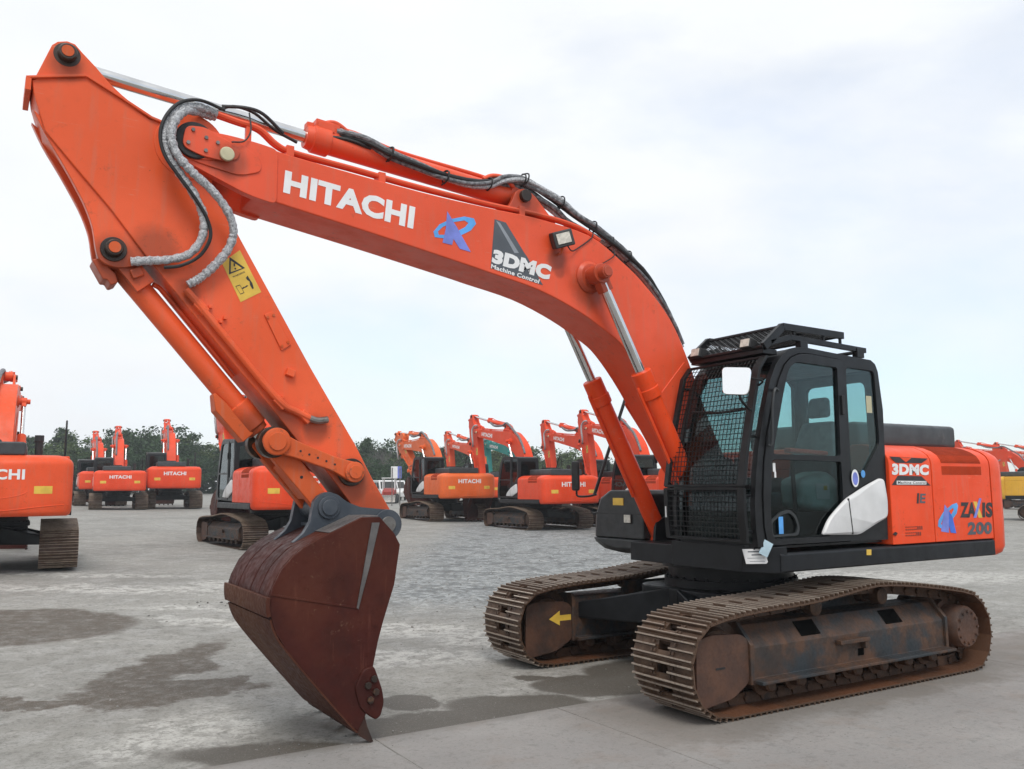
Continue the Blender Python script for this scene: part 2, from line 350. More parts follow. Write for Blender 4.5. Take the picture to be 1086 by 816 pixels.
def text_quad(mb, body, TL, TR, BL, BR, bold=.03):
    uv, Fc = text_geo(body, bold); TL, TR, BL, BR = map(Vector, (TL, TR, BL, BR))
    vs = [mb.b.verts.new((TL*(1-u)+TR*u)*v+(BL*(1-u)+BR*u)*(1-v)) for u, v in uv]
    for f in Fc:
        try: mb.b.faces.new([vs[i] for i in f])
        except ValueError: pass
def text_obj(name, body, q, y, mat, parent, bold=.03, flip=False):
    mb = MB(); P = [(p[0], y, p[1]) for p in q]; text_quad(mb, body, *P, bold=bold)
    return mb.build(name, mat, parent, smooth=0)
def decal(name, polys, y, mat, parent, th=.002):
    mb = MB()
    for p in polys: mb.prism(p, y-th, y)
    return mb.build(name, mat, parent, smooth=0)

# ------------------------------------------------------------------ the yard
def sp(t, k=.06): return k*(max(t/k, 0)+math.log1p(math.exp(-abs(t/k))))
def hz(x, y):
    dx, dy = x-CAM.x, y-CAM.y; dep = dx*F2.x+dy*F2.y; lat = dx*L2.x+dy*L2.y
    t = 1.6*math.tanh((sp(.025*lat+.005*dep-.1)-sp(-1))/1.6)
    d = math.hypot(x-1, y); w = min(1, max(0, (d-4.2)/4)); w = w*w*(3-2*w)
    v = min(1, max(0, (-.3-y)/3)); return t*w*v*v*(3-2*v)
def ground_mat():
    t = NT('packed yard ground'); g = t.n('ShaderNodeNewGeometry'); P = g.outputs['Position']
    c = t.vmath('SUBTRACT', P, (CAM.x, CAM.y, 0))[0]
    lat = t.vmath('DOT_PRODUCT', c, (-L2.x, -L2.y, 0))[1]; dep = t.vmath('DOT_PRODUCT', c, (F2.x, F2.y, 0))[1]
    w1 = t.noisec(1.0, 10, P, .66); w1 = t.vmath('SUBTRACT', w1, (.5,.5,.5))[0]
    sw = t.n('ShaderNodeSeparateXYZ'); t.l(w1, sw.inputs[0])
    wl = t.math('ADD', lat, t.math('MULTIPLY', sw.outputs[0], 1.5)); wd = t.math('ADD', dep, t.math('MULTIPLY', sw.outputs[1], 1.9))
    fine = t.noise(30, 6, .7, P); mid = t.noise(2.6, 6, .62, P); big = t.noise(.35, 5, .55, P); grit = t.noise(95, 3, .6, P)
    col = t.mix(t.ramp(big, .3, .7), (.206,.201,.184), (.276,.269,.246))
    col = t.mix(t.ramp(mid, .42, .66, 0, .5), col, (.36,.355,.34))
    # bluish loose gravel in the middle distance
    gl = t.math('SUBTRACT', wd, t.math('MULTIPLY', wl, .6)); gz = t.math('MULTIPLY', t.ramp(wd, 11.6, 14.2), t.ramp(wl, -3.4, -1.6))
    gz = t.math('MULTIPLY', gz, t.ramp(wl, 7.5, 5))
    gv = t.n('ShaderNodeTexVoronoi'); gv.inputs['Scale'].default_value = 11; t.l(P, gv.inputs['Vector'])
    gc = t.mix(t.ramp(t.noise(7, 8, .8, P), .40, .60), (.085,.096,.103), (.36,.38,.385))
    gc = t.mix(t.ramp(t.noise(1.5, 8, .7, P), .5, .60, 0, .8), gc, (.07,.078,.085))
    col = t.mix(t.math('MULTIPLY', gz, .85), col, gc)
    ql = t.math('ADD', lat, t.math('MULTIPLY', sw.outputs[0], .5)); qd = t.math('ADD', dep, t.math('MULTIPLY', sw.outputs[1], .7))
    def ell(cl, cd, rl, rd, soft=.35, tight=False):
        a = t.math('DIVIDE', t.math('SUBTRACT', ql if tight else wl, cl), rl); b = t.math('DIVIDE', t.math('SUBTRACT', qd if tight else wd, cd), rd)
        r = t.math('ADD', t.math('MULTIPLY', a, a), t.math('MULTIPLY', b, b))
        return t.ramp(r, 1+soft, 1-soft)
    def uni(L):
        r = L[0]
        for q in L[1:]: r = t.math('MAXIMUM', r, q)
        return r
    dusty = uni([ell(-2.45, 6.45, .42, .5, .9), ell(-1.3, 11.1, .8, .55, .9), ell(-6.6, 14.6, 2.6, .5, .9), ell(-4.9, 15.6, 1.0, .6, .9), ell(-1.0, 9.5, 1.1, .35, .9), ell(-.4, 10.5, .5, .45, .9), ell(-3.7, 11.6, 1.3, .25, .9), ell(-8.5, 16.6, 2.4, .4, .9), ell(-4.6, 12.6, .9, .25, .9), ell(6, 17, 5, 1.2, .9)])
    dusty = t.math('MULTIPLY', dusty, t.ramp(t.noise(5, 8, .75, P), .42, .56))
    col = t.mix(t.math('MULTIPLY', dusty, .8), col, (.50,.49,.46))
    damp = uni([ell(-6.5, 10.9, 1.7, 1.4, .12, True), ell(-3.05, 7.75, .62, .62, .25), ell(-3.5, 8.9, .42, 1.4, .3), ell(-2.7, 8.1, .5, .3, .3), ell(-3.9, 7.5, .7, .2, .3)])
    slick_shade = uni([ell(-.88, 7.48, .30, .26, .2, True), ell(.05, 7.35, .62, .36, .2, True), ell(-.35, 7.0, .6, .28, .2, True), ell(.75, 8.0, .62, .42, .2, True), ell(1.45, 8.6, .75, .62, .2, True), ell(-.85, 6.7, .62, .30, .25, True), ell(-1.6, 6.05, .8, .26, .4, True), ell(.17, 8.3, .2, .10, .2, True), ell(2.4, 9.2, 1.2, .6, .3, True)])  # wet soil patches that also paint in contact shade by bucket and tracks
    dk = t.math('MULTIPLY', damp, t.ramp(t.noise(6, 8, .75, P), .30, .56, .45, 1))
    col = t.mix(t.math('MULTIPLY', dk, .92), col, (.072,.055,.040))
    col = t.mix(t.math('MULTIPLY', slick_shade, .92), col, t.mix(mid, (.054,.046,.036), (.082,.071,.057)))
    crisp = t.noise(9, 10, .78, P, .3); col = t.mix(t.math('MULTIPLY', t.ramp(crisp, .50, .60), t.math('SUBTRACT', .5, t.math('MULTIPLY', slick_shade, .4))), col, (.115,.110,.098))
    chalk = t.math('MULTIPLY', t.ramp(t.noise(4.1, 10, .8, P, .4), .53, .60), t.ramp(t.noise(.7, 4, .6, P), .46, .62)); chalk = t.math('MULTIPLY', chalk, t.math('SUBTRACT', 1, t.math('MAXIMUM', slick_shade, dk), True)); col = t.mix(t.math('MULTIPLY', chalk, .6), col, (.40,.39,.365))
    vs_ = t.n('ShaderNodeTexVoronoi'); vs_.inputs['Scale'].default_value = 26; t.l(P, vs_.inputs['Vector']); sk = t.ramp(vs_.outputs[0], .16, .10)
    col = t.mix(t.math('MULTIPLY', sk, t.ramp(t.noise(3.3, 4, .6, P), .48, .6, 0, .75)), col, t.mix(t.ramp(t.noise(20, 2, .5, P), .45, .55), (.06,.057,.05), (.46,.45,.43)))
    # wheel-swept lines and dark grime bands
    mpn = t.n('ShaderNodeMapping'); mpn.inputs['Rotation'].default_value = (0,0,R(-31)); mpn.inputs['Scale'].default_value = (.12, 1.2, 1); t.l(P, mpn.inputs[0])
    ln = t.ramp(t.noise(1.3, 6, .65, mpn.outputs[0]), .54, .72); col = t.mix(t.math('MULTIPLY', t.math('MULTIPLY', ln, t.ramp(crisp, .42, .56)), .6), col, (.105,.10,.09))
    col = t.mix(t.ramp(fine, .50, .66, 0, .5), col, (.105,.10,.09)); col = t.mix(t.ramp(grit, .58, .70, 0, .45), col, (.42,.41,.39))
    ro = t.math('SUBTRACT', t.ramp(fine, .3, .7, .74, .92), t.math('MULTIPLY', slick_shade, .16)); t.set(color=col, rough=ro, spec=.35)
    hh = t.math('ADD', t.math('MULTIPLY', fine, .6), t.math('ADD', t.math('MULTIPLY', grit, .25), t.math('MULTIPLY', t.math('MULTIPLY', gv.outputs[0], gz), 2.2)))
    x = t.n('ShaderNodeBump'); x.inputs['Distance'].default_value = .012; t.l(t.math('MULTIPLY', t.math('SUBTRACT', 1, slick_shade), .55), x.inputs['Strength']); t.l(hh, x.inputs['Height']); t.l(x.outputs[0], t.b.inputs['Normal'])
    return t.m
def pad_mat():
    t = NT('worn pale concrete'); g = t.n('ShaderNodeNewGeometry'); P = g.outputs['Position']
    big = t.noise(.5, 5, .55, P); mid = t.noise(3.1, 6, .65, P); fine = t.noise(34, 6, .7, P); grit = t.noise(120, 3, .6, P)
    col = t.mix(t.ramp(big, .35, .65), (.232,.220,.210), (.290,.276,.262)); col = t.mix(t.ramp(mid, .4, .7, 0, .6), col, (.235,.23,.222))
    mpn = t.n('ShaderNodeMapping'); mpn.inputs['Scale'].default_value = (.25, 1.7, 1); t.l(P, mpn.inputs[0])
    col = t.mix(t.ramp(t.noise(1.2, 6, .6, mpn.outputs[0]), .55, .72, 0, .5), col, (.13,.125,.12))
    col = t.mix(t.ramp(fine, .52, .68, 0, .4), col, (.12,.115,.108)); col = t.mix(t.ramp(grit, .60, .72, 0, .35), col, (.42,.41,.40))
    crisp = t.noise(8, 10, .78, P, .3); col = t.mix(t.ramp(crisp, .52, .62, 0, .38), col, (.135,.128,.12))
    vo = t.n('ShaderNodeTexVoronoi'); vo.inputs['Scale'].default_value = 19; t.l(P, vo.inputs['Vector']); col = t.mix(t.math('MULTIPLY', t.ramp(vo.outputs[0], .13, .08), t.ramp(t.noise(2.2, 4, .6, P), .5, .6, 0, .8)), col, (.07,.065,.06))
    sxp = t.n('ShaderNodeSeparateXYZ'); t.l(P, sxp.inputs[0]); wv = t.math('MULTIPLY', t.math('SUBTRACT', t.noise(1.3, 8, .7, P), .5), 1.6)
    mud = t.ramp(t.math('ADD', t.math('ABSOLUTE', t.math('SUBTRACT', sxp.outputs[1], 1.2)), wv), .85, .45); col = t.mix(t.math('MULTIPLY', mud, t.ramp(sxp.outputs[0], 3.0, 2.1, 0, .55)), col, (.125,.105,.085))  # darker brown band along the line of the near track
    edg = t.ramp(t.math('ADD', sxp.outputs[1], t.math('MULTIPLY', wv, .35)), .62, .46, 0, .5); col = t.mix(edg, col, (.15,.14,.125))
    rust = t.math('MULTIPLY', t.ramp(t.noise(1.6, 5, .6, P), .52, .7), .25); col = t.mix(rust, col, (.2,.14,.1))
    t.set(color=col, rough=t.ramp(mid, .3, .7, .66, .86), spec=.35); t.bump(t.math('ADD', fine, t.math('MULTIPLY', grit, .4)), .35, .008); return t.m
MT['ground'] = ground_mat(); MT['pad'] = pad_mat()
def build_ground():
    mb = MB(); b = mb.b
    rs = [0, 3, 5, 7, 9, 11, 13, 16, 20, 25, 31, 38, 46, 56, 70, 90, 120, 170, 260, 500, 1200, 3000]; n = 72; prev = None; c0 = b.verts.new((1, 0, 0))
    for r in rs[1:]:
        rg = [b.verts.new((1+r*math.cos(2*math.pi*i/n), r*math.sin(2*math.pi*i/n), hz(1+r*math.cos(2*math.pi*i/n), r*math.sin(2*math.pi*i/n)))) for i in range(n)]
        if prev is None:
            for i in range(n): b.faces.new((c0, rg[i], rg[(i+1) % n]))
        else: mb.bridge(prev, rg)
        prev = rg
    tag(mb.build('ground', 'ground', smooth=60), 'packed grey gravel yard with damp patches, painted contact shade and pale dust', 'ground', kind='structure')
    mb = MB(); xs = [-12.0, -7.4, -2.3, 2.47, 4.06, 9.0]; ys = [.445, 4.6, 9.5]
    for i in range(len(xs)-1):
        for j in range(len(ys)-1):
            g = .005
            mb.box(xs[i]+g, xs[i+1]-g, ys[j]+g, ys[j+1]-g, -.12, .006 if j == 0 else .0055)
    tag(mb.build('concrete_pad', 'pad', bevel=.006), 'pale concrete slab strip under the near track, with joints', 'pavement', kind='structure')
build_ground()
def build_pebbles():
    rnd = random.Random(3); mb = MB(); b = mb.b
    def stone(x, y, z, s):
        m = Matrix.Translation((x, y, z+s*.25)) @ Matrix.Rotation(rnd.uniform(0, 6.3), 4, 'Z') @ Matrix.Diagonal((s*rnd.uniform(.7, 1.3), s*rnd.uniform(.6, 1), s*rnd.uniform(.4, .7), 1))
        r = bmesh.ops.create_icosphere(b, subdivisions=1, radius=1, matrix=m)
        for v in r['verts']: v.co += Vector((rnd.uniform(-.2, .2), rnd.uniform(-.2, .2), rnd.uniform(-.1, .1)))*s
    for i in range(1500):
        lat, dep = rnd.uniform(-5, 6), 4 + 22*rnd.random()**1.3
        near = dep < 11
        if near and rnd.random() < .72: continue
        p = Vector((CAM.x, CAM.y))+F2*dep-L2*lat
        if p.y > .42 and -12 < p.x < 9 and rnd.random() < .8: continue
        stone(p.x, p.y, hz(p.x, p.y), rnd.uniform(.004, .012) if near else rnd.uniform(.008, .024))
    for i in range(40):     # debris around the bucket tip
        x, y = rnd.gauss(4.5, .3), rnd.gauss(.35, .2); stone(x, y, .004, rnd.uniform(.003, .010))
    tag(mb.build('gravel', simple('loose stones', (.20,.195,.185), .85, var=.4, scale=60), smooth=0), 'small loose grey stones scattered over the yard', 'gravel', kind='stuff')
build_pebbles()

T = {}
T['boom_word'] = [(4.740, 4.159), (3.664, 4.055), (4.753, 3.981), (3.684, 3.866)]
T['logo_stroke'] = [(3.372, 4.068), (3.317, 3.990), (3.339, 3.899), (3.327, 3.787), (3.415, 3.794), (3.386, 3.912)]
T['logo_leg'] = [(3.317, 3.990), (3.283, 3.948), (3.149, 3.753), (3.253, 3.765), (3.313, 3.840), (3.327, 3.787), (3.339, 3.899)]
T['logo_ring'] = [(3.400, 3.832), (3.487, 3.830), (3.499, 3.874), (3.444, 3.945), (3.342, 4.006), (3.209, 4.051), (3.118, 4.049), (3.097, 4.005), (3.149, 3.938), (3.251, 3.877), (3.280, 3.912), (3.201, 3.961), (3.171, 4.000), (3.209, 4.017), (3.328, 3.981), (3.415, 3.927), (3.458, 3.883), (3.451, 3.855), (3.393, 3.864)]
T['decal_dark'] = [(2.913, 4.076), (2.800, 4.064), (2.617, 3.828), (2.581, 3.787), (2.419, 3.555), (2.954, 3.640)]
T['decal_stripe'] = [(2.899, 4.065), (2.858, 4.050), (2.669, 3.811), (2.714, 3.805)]
T['decal_word'] = [(2.924, 3.811), (2.319, 3.743), (2.948, 3.688), (2.356, 3.605)]
T['decal_small'] = [(2.948, 3.677), (2.452, 3.602), (2.953, 3.638), (2.467, 3.562)]
T['boom_lamp'] = [(2.346, 3.981), (2.169, 4.052), (2.327, 3.854), (2.151, 3.923)]
T['warn'] = [(5.163, 3.403), (5.038, 3.515), (4.874, 3.221), (5.021, 3.129)]
T['warn_tri'] = [(5.111, 3.454), (4.997, 3.386), (5.110, 3.323)]
T['warn_in'] = [(5.100, 3.428), (5.018, 3.382), (5.098, 3.342)]
T['warn_bar'] = [(5.086, 3.313), (5.001, 3.363), (4.995, 3.352), (5.080, 3.302)]
T['warn_man'] = [(4.989, 3.314), (4.976, 3.332), (4.967, 3.316), (4.941, 3.280), (4.929, 3.242), (4.940, 3.236), (4.958, 3.264), (4.961, 3.289), (4.981, 3.301)]
T['warn_box'] = [(5.062, 3.243), (5.030, 3.258), (4.996, 3.201), (5.023, 3.185)]
T['warn_arrow'] = [(5.016, 3.234), (4.998, 3.248), (4.998, 3.243), (4.982, 3.259), (4.969, 3.260), (4.981, 3.245), (4.997, 3.237), (5.008, 3.227)]
T['arm_plate'] = [(4.850, 3.055), (4.784, 3.084), (4.643, 2.848), (4.713, 2.794)]
T['side_word'] = [(-0.787, 1.985), (-1.372, 1.978), (-0.777, 1.876), (-1.360, 1.874)]
T['side_x_top'] = [(-0.756, 2.050), (-1.366, 2.038), (-1.258, 1.992), (-0.853, 1.991)]
T['side_x_orange'] = [(-0.915, 2.044), (-1.096, 2.040), (-1.005, 1.998)]
T['side_x_bot'] = [(-0.869, 1.870), (-1.244, 1.865), (-1.384, 1.774), (-0.768, 1.781)]
T['side_band'] = [(-0.846, 1.822), (-1.315, 1.817), (-0.842, 1.786), (-1.311, 1.784)]
T['side_e'] = [(-1.159, 1.702), (-1.296, 1.701), (-1.139, 1.603), (-1.275, 1.599)]
T['side_t1'] = [(-0.935, 1.390), (-1.213, 1.382), (-0.931, 1.350), (-1.209, 1.341)]
T['side_t2'] = [(-0.930, 1.335), (-1.184, 1.325), (-0.926, 1.294), (-1.180, 1.285)]
T['sk_stroke'] = [(-1.596, 1.585), (-1.662, 1.524), (-1.637, 1.310), (-1.506, 1.326), (-1.564, 1.478)]
T['sk_leg'] = [(-1.662, 1.524), (-1.716, 1.457), (-1.761, 1.300), (-1.668, 1.309), (-1.645, 1.381)]
T['sk_ring'] = [(-1.529, 1.349), (-1.461, 1.375), (-1.477, 1.433), (-1.568, 1.514), (-1.720, 1.583), (-1.806, 1.600), (-1.824, 1.569), (-1.794, 1.497), (-1.714, 1.439), (-1.687, 1.476), (-1.745, 1.528), (-1.738, 1.552), (-1.662, 1.524), (-1.550, 1.443), (-1.514, 1.397), (-1.543, 1.384)]
T['za'] = [(-1.866, 1.605), (-2.147, 1.601), (-1.848, 1.453), (-2.127, 1.446)]
T['xs1'] = [(-2.097, 1.608), (-2.163, 1.607), (-2.246, 1.441), (-2.175, 1.443)]
T['xs2'] = [(-2.211, 1.643), (-2.248, 1.637), (-2.186, 1.532), (-2.131, 1.444), (-2.083, 1.445)]
T['is'] = [(-2.261, 1.599), (-2.453, 1.596), (-2.242, 1.445), (-2.432, 1.440)]
T['n200'] = [(-1.975, 1.406), (-2.415, 1.397), (-1.959, 1.276), (-2.399, 1.271)]
T['body_door'] = [(-0.752, 2.065), (-1.468, 2.045), (-1.400, 1.242), (-0.690, 1.257)]
T['grille_low'] = [(-1.578, 1.968), (-2.296, 1.961), (-2.297, 1.876), (-1.578, 1.878)]
T['grille_up'] = [(-1.483, 2.129), (-2.174, 2.138), (-2.293, 1.993), (-1.570, 1.992)]
T['deck_tag'] = [(-0.335, 1.201), (-0.403, 1.198), (-0.398, 1.148), (-0.331, 1.151)]
T['bucket_ear'] = [(4.476, 1.633), (4.465, 1.692), (4.435, 1.727), (4.393, 1.750), (4.349, 1.756), (4.286, 1.735), (4.209, 1.679), (4.106, 1.641), (3.949, 1.624), (3.842, 1.612), (3.798, 1.572), (3.786, 1.522), (3.797, 1.467), (3.826, 1.431), (3.947, 1.490), (4.092, 1.542), (4.207, 1.557), (4.392, 1.426), (4.513, 1.408), (4.620, 1.394), (4.539, 1.461), (4.492, 1.540)]
T['idler_cover'] = [(1.853, 0.607), (1.697, 0.640), (1.377, 0.618), (1.297, 0.568), (1.294, 0.241), (1.483, 0.136), (1.799, 0.096), (1.862, 0.161)]

# ------------------------------------------------------------------ tracks
GA, SW = 1.195, .68           # half gauge, shoe width
TP = [(-1.60,0),(-.8,0),(0,0),(.8,0),(1.55,0),(1.74,.02),(1.90,.10),(2.0,.25),(2.03,.42),(1.99,.60),(1.90,.71),(1.76,.775),(1.33,.822),(.66,.848),(.15,.895),(-.22,.93),(-.6,.912),(-1.055,.862),(-1.5,.80),(-1.74,.745),(-1.92,.60),(-1.99,.42),(-1.97,.24),(-1.87,.07),(-1.74,.008)]
_P = [Vector((p[0], 0, p[1])) for p in crom([(x, z, 0) for x, z in TP], 6, True) for p in [(p.x, p.y)]]
_P = [Vector((p.x, 0, max(p.z, 0))) for p in _P]
def resample(P, n):
    L = [0]; Q = P+[P[0]]
    for a, b in zip(Q, Q[1:]): L.append(L[-1]+(b-a).length)
    out = []; j = 0
    for k in range(n):
        d = L[-1]*k/n
        while L[j+1] < d: j += 1
        out.append(Q[j].lerp(Q[j+1], (d-L[j])/max(1e-9, L[j+1]-L[j])))
    return out, L[-1]
NS = 48
_Q, _LEN = resample(_P, NS)
PITCH_S = _LEN/NS
def shoe_frames():
    fr = []
    for k in range(NS):
        a, b = _Q[k], _Q[(k+1) % NS]; d = (b-a).normalized(); nrm = Vector((d.z, 0, -d.x))   # outward for this winding
        c = (a+b)/2
        fr.append((c, d, nrm))
    return fr
SHOES = shoe_frames()
def shoe_geo(mb, M, simple=False):
    # local: X along travel, Y across, Z outward; grouser tips at Z=0, plate below
    p = PITCH_S*.985; h = SW/2; n0 = len(mb.b.verts)
    def bx(*a): mb.box(*a)
    if simple: bx(-p/2, p/2, -h, h, -.040, -.026)
    else:
        for s in (-1, 1):
            bx(-p/2, p/2, *(sorted((s*.065, s*h))), -.040, -.027)
        bx(-p/2, -p*.16, -.065, .065, -.040, -.027); bx(p*.22, p/2, -.065, .065, -.040, -.027)
    for i, x in enumerate((-p*.40, -p*.04, p*.32)):
        w = .010
        if simple or i != 1: segs = ((-h, h),)
        else: segs = ((-h, -.075), (.075, h))
        for a, c in segs:
            nf = len(mb.b.faces); vs = mb.box(x-w, x+w, a, c, -.027, 0)
            if simple:
                mb.b.faces.ensure_lookup_table()
                for q in range(nf, len(mb.b.faces)): mb.b.faces[q].material_index = 1
            for v in vs[4:]: v.co.x = x+(v.co.x-x)*.55
    if not simple:
        for sx in (-p*.22, p*.14):
            for sy in (-.12, -.085, .085, .12):
                if abs(sy) > .1 or sx < 0: bx(sx-.011, sx+.011, sy-.011, sy+.011, -.027, -.014)
    mb.b.verts.ensure_lookup_table()
    if M is not None:
        for v in list(mb.b.verts)[n0:]: v.co = M @ v.co
def frame_M(c, d, n, y):
    yv = n.cross(d)
    return Matrix(((d.x, yv.x, n.x, c.x), (d.y, yv.y, n.y, c.y+y), (d.z, yv.z, n.z, c.z), (0,0,0,1)))
def chain_mesh(y):
    mb = MB()
    for c, d, n in SHOES:
        q = c-n*.085
        for s in (-1, 1): mb.obox((q.x, y+s*.085, q.z), d*PITCH_S*.47, Vector((0,.016,0)), n*.043)
        mb.cyl((q.x-d.x*PITCH_S*.5, y-.12, q.z-d.z*PITCH_S*.5), (q.x-d.x*PITCH_S*.5, y+.12, q.z-d.z*PITCH_S*.5), .026, seg=8)
    return mb
_shoe = MB(); shoe_geo(_shoe, None); SHOE_ME = _shoe.mesh('track_shoe', 0); SHOE_ME.materials.append(MT['shoe_worn'])
def track_frame_mesh(y, s):       # s: +1 when the outer side is +y
    mb = MB()
    sec = [(.34,.23),(.36,.235),(.36,.26),(.235,.26),(.235,.50),(.10,.66),(-.20,.66),(-.235,.62),(-.235,.26),(-.33,.26),(-.33,.23)]
    mb.prismx([(y+s*a, b) for a, b in sec], -1.33, 1.28)
    sec2 = [(.26,.22),(.26,.53),(.115,.69),(-.22,.69),(-.25,.64),(-.25,.22)]
    mb.prismx([(y+s*a, b) for a, b in sec2], -1.37, -1.33); mb.prismx([(y+s*a, b) for a, b in sec2], 1.26, 1.30)
    mb.box(-1.75, -1.37, min(y-s*.2, y+s*.05), max(y-s*.2, y+s*.05), .26, .6)
    mb.box(-1.0, .62, min(y-s*.236, y-s*.20), max(y-s*.236, y-s*.20), .6, .775)  # added inner plate, darkens the gap above the frame like deck shade
    mb.box(-.15, .25, min(y+s*.236, y+s*.30), max(y+s*.236, y+s*.30), .43, .465)      # step
    mb.box(-.13, -.09, min(y+s*.2355, y+s*.29), max(y+s*.2355, y+s*.29), .37, .43)
    return mb
def build_track(root, sgn, main=True):
    y = GA*sgn
    tr = chain_mesh(y).build('track', 'chain', root)
    if main:
        for c, d, n in SHOES:
            o = obj('track_shoe', SHOE_ME, None, tr); o.matrix_local = frame_M(c, d, n, y)
    tf = track_frame_mesh(y, sgn).build('track_frame', 'frame_rust', tr, .006)
    for x in (.52, -.62):
        sl = MB(); sl.obox((x, y+sgn*.168, .586), Vector((.12,0,0)), Vector((0,-sgn*.045,.0533)), Vector((0,sgn*.0022,.0018))); sl.build('frame_opening', 'void', tr, smooth=0)
    sl = MB(); sl.box(-.13, -.05, min(y+sgn*.2349, y+sgn*.2375), max(y+sgn*.2349, y+sgn*.2375), .305, .365); sl.build('frame_opening', 'void', tr, smooth=0)
    for sd in ((sgn,) if main else (sgn,)):
        for s2 in (1, -1):
            yy = y+s2*.235
            ic = MB(); ic.prism(rounded(T['idler_cover'], .05), min(yy, yy-s2*.025), max(yy, yy-s2*.025)); ic.build('idler_cover', 'cover_rust', tr, .005)
    sm = MB(); yy = y+sgn*.2355; sm.box(1.56, 1.66, min(yy, yy+sgn*.0025), max(yy, yy+sgn*.0025), .373, .388); sm.build('idler_slot', 'rubber', tr)
    if not main or True:
        idl = MB(); idl.lathe((1.56, y-.16, .415), (1.56, y+.16, .415), [(0,.24),(.18,.26),(.2,.33),(.38,.33),(.4,.27),(.6,.27),(.62,.33),(.8,.33),(.82,.26),(1,.24)]); idl.build('idler', 'chain', tr)
    # sprocket with its motor hub
    spk = MB(); n = 21; pts = []
    for i in range(n*2):
        a = 2*math.pi*i/(n*2); r = .335 if i % 2 else .285; pts.append((-1.63+r*math.cos(a), .415+r*math.sin(a)))
    spk.prism(pts, y-.035, y+.035)
    spk.lathe((-1.63, y-sgn*.15, .415), (-1.63, y+sgn*.30, .415), [(0,.2),(.33,.22),(.34,.25),(.55,.25),(.56,.205),(.93,.20),(1,.18)], 36)
    for i in range(12):
        a = 2*math.pi*i/12; spk.cyl((-1.63+.15*math.cos(a), y+sgn*.29, .415+.15*math.sin(a)), (-1.63+.15*math.cos(a), y+sgn*.318, .415+.15*math.sin(a)), .014, seg=6)
    spk.build('sprocket', 'cover_rust', tr, smooth=40)
    rl = MB(); rl.lathe((0, y-.2, 0), (0, y+.26, 0), [(0,.05),(.02,.055),(.13,.055),(.14,.1),(.2,.1),(.22,.075),(.70,.075),(.72,.1),(.78,.1),(.79,.06),(.97,.06),(1,.045)], 20)
    rme = rl.mesh('roller')
    for k in range(7): o = obj('roller', rme, 'chain', tr); o.location = (-1.12+k*.365, 0, .20)
    cr = MB(); cr.lathe((0, y-.12, 0), (0, y+.16, 0), [(0,.04),(.03,.075),(.3,.075),(.32,.055),(.6,.055),(.62,.075),(.95,.075),(1,.05)], 20); cme = cr.mesh('carrier_roller')
    for x, z in ((.36,.74),(-.56,.77)): o = obj('carrier_roller', cme, 'chain', tr); o.location = (x, 0, z)
    return tr
def simple_track_mesh(y):
    mb = MB()
    for c, d, n in SHOES: shoe_geo(mb, frame_M(c, d, n, y), True)
    return mb.mesh('track_belt', 0)
# ------------------------------------------------------------------ the excavator, drawn in its own frame: x forward, y left, z up
def build_lower(root):
    uc = MB()
    uc.prismz(rounded([(.78,-.62),(.78,.62),(-.78,.62),(-.78,-.62)], .3), .46, .80)
    for sx in (1, -1):
        for sy in (1, -1):
            p = [(.45*sx, .35*sy), (.78*sx, .05*sy), (1.22*sx, .98*sy), (.80*sx, .98*sy)]
            if sx*sy < 0: p.reverse()
            a = [(x, yy, .44) for x, yy in p]; b = [(x, yy, .80 if i in (0, 1) else .60) for i, (x, yy) in enumerate(p if sx*sy > 0 else p)]
            if sx*sy < 0: b = [(x, yy, .60 if abs(yy) > .9 else .80) for x, yy in p]
            uc.loft([a, b])
    uc.build('undercarriage', 'frame_black', root, .015)
    tt = MB(); tt.lathe((0,0,.79), (0,0,1.07), [(0,.66),(.3,.66),(.31,.62),(.7,.62),(.71,.68),(1,.68)], 48)
    for i in range(30):
        a = 2*math.pi*i/30; tt.cyl((.635*math.cos(a), .635*math.sin(a), .875), (.635*math.cos(a), .635*math.sin(a), .90), .016, seg=6)
    tt.build('turntable', 'frame_black', root)
SHOULDER = [(1.36,1.985),(1.352,2.03),(1.325,2.075),(1.27,2.115),(1.19,2.15),(1.10,2.172),(1.05,2.178)]
def side_section(x, off=0):
    return [(x, 1.36, 1.225)]+[(x, y, z) for y, z in SHOULDER]
def shell_piece(x0, x1, mat, name, root, y_in=1.0):
    mb = MB(); r = []
    for x in (x0, x1):
        s = side_section(x); r.append([(x, y_in, 1.225)]+s+[(x, y_in, 2.178)])
    mb.loft(r); return mb.build(name, mat, root, .008)
CW_PLAN = [(-2.455,1.36),(-2.60,1.36),(-2.69,1.335),(-2.755,1.27),(-2.80,1.14),(-2.85,.8),(-2.875,.4),(-2.88,0)]
CW_PLAN = CW_PLAN+[(x, -y) for x, y in reversed(CW_PLAN[:-1])]
def cw_x(y):
    y = abs(y); L = list(reversed(CW_PLAN[1:8]))
    for (x0, y0), (x1, y1) in zip(L, L[1:]):
        if y0 <= y <= y1: return x0+(x1-x0)*(y-y0)/max(1e-6, y1-y0)
    return L[-1][0]
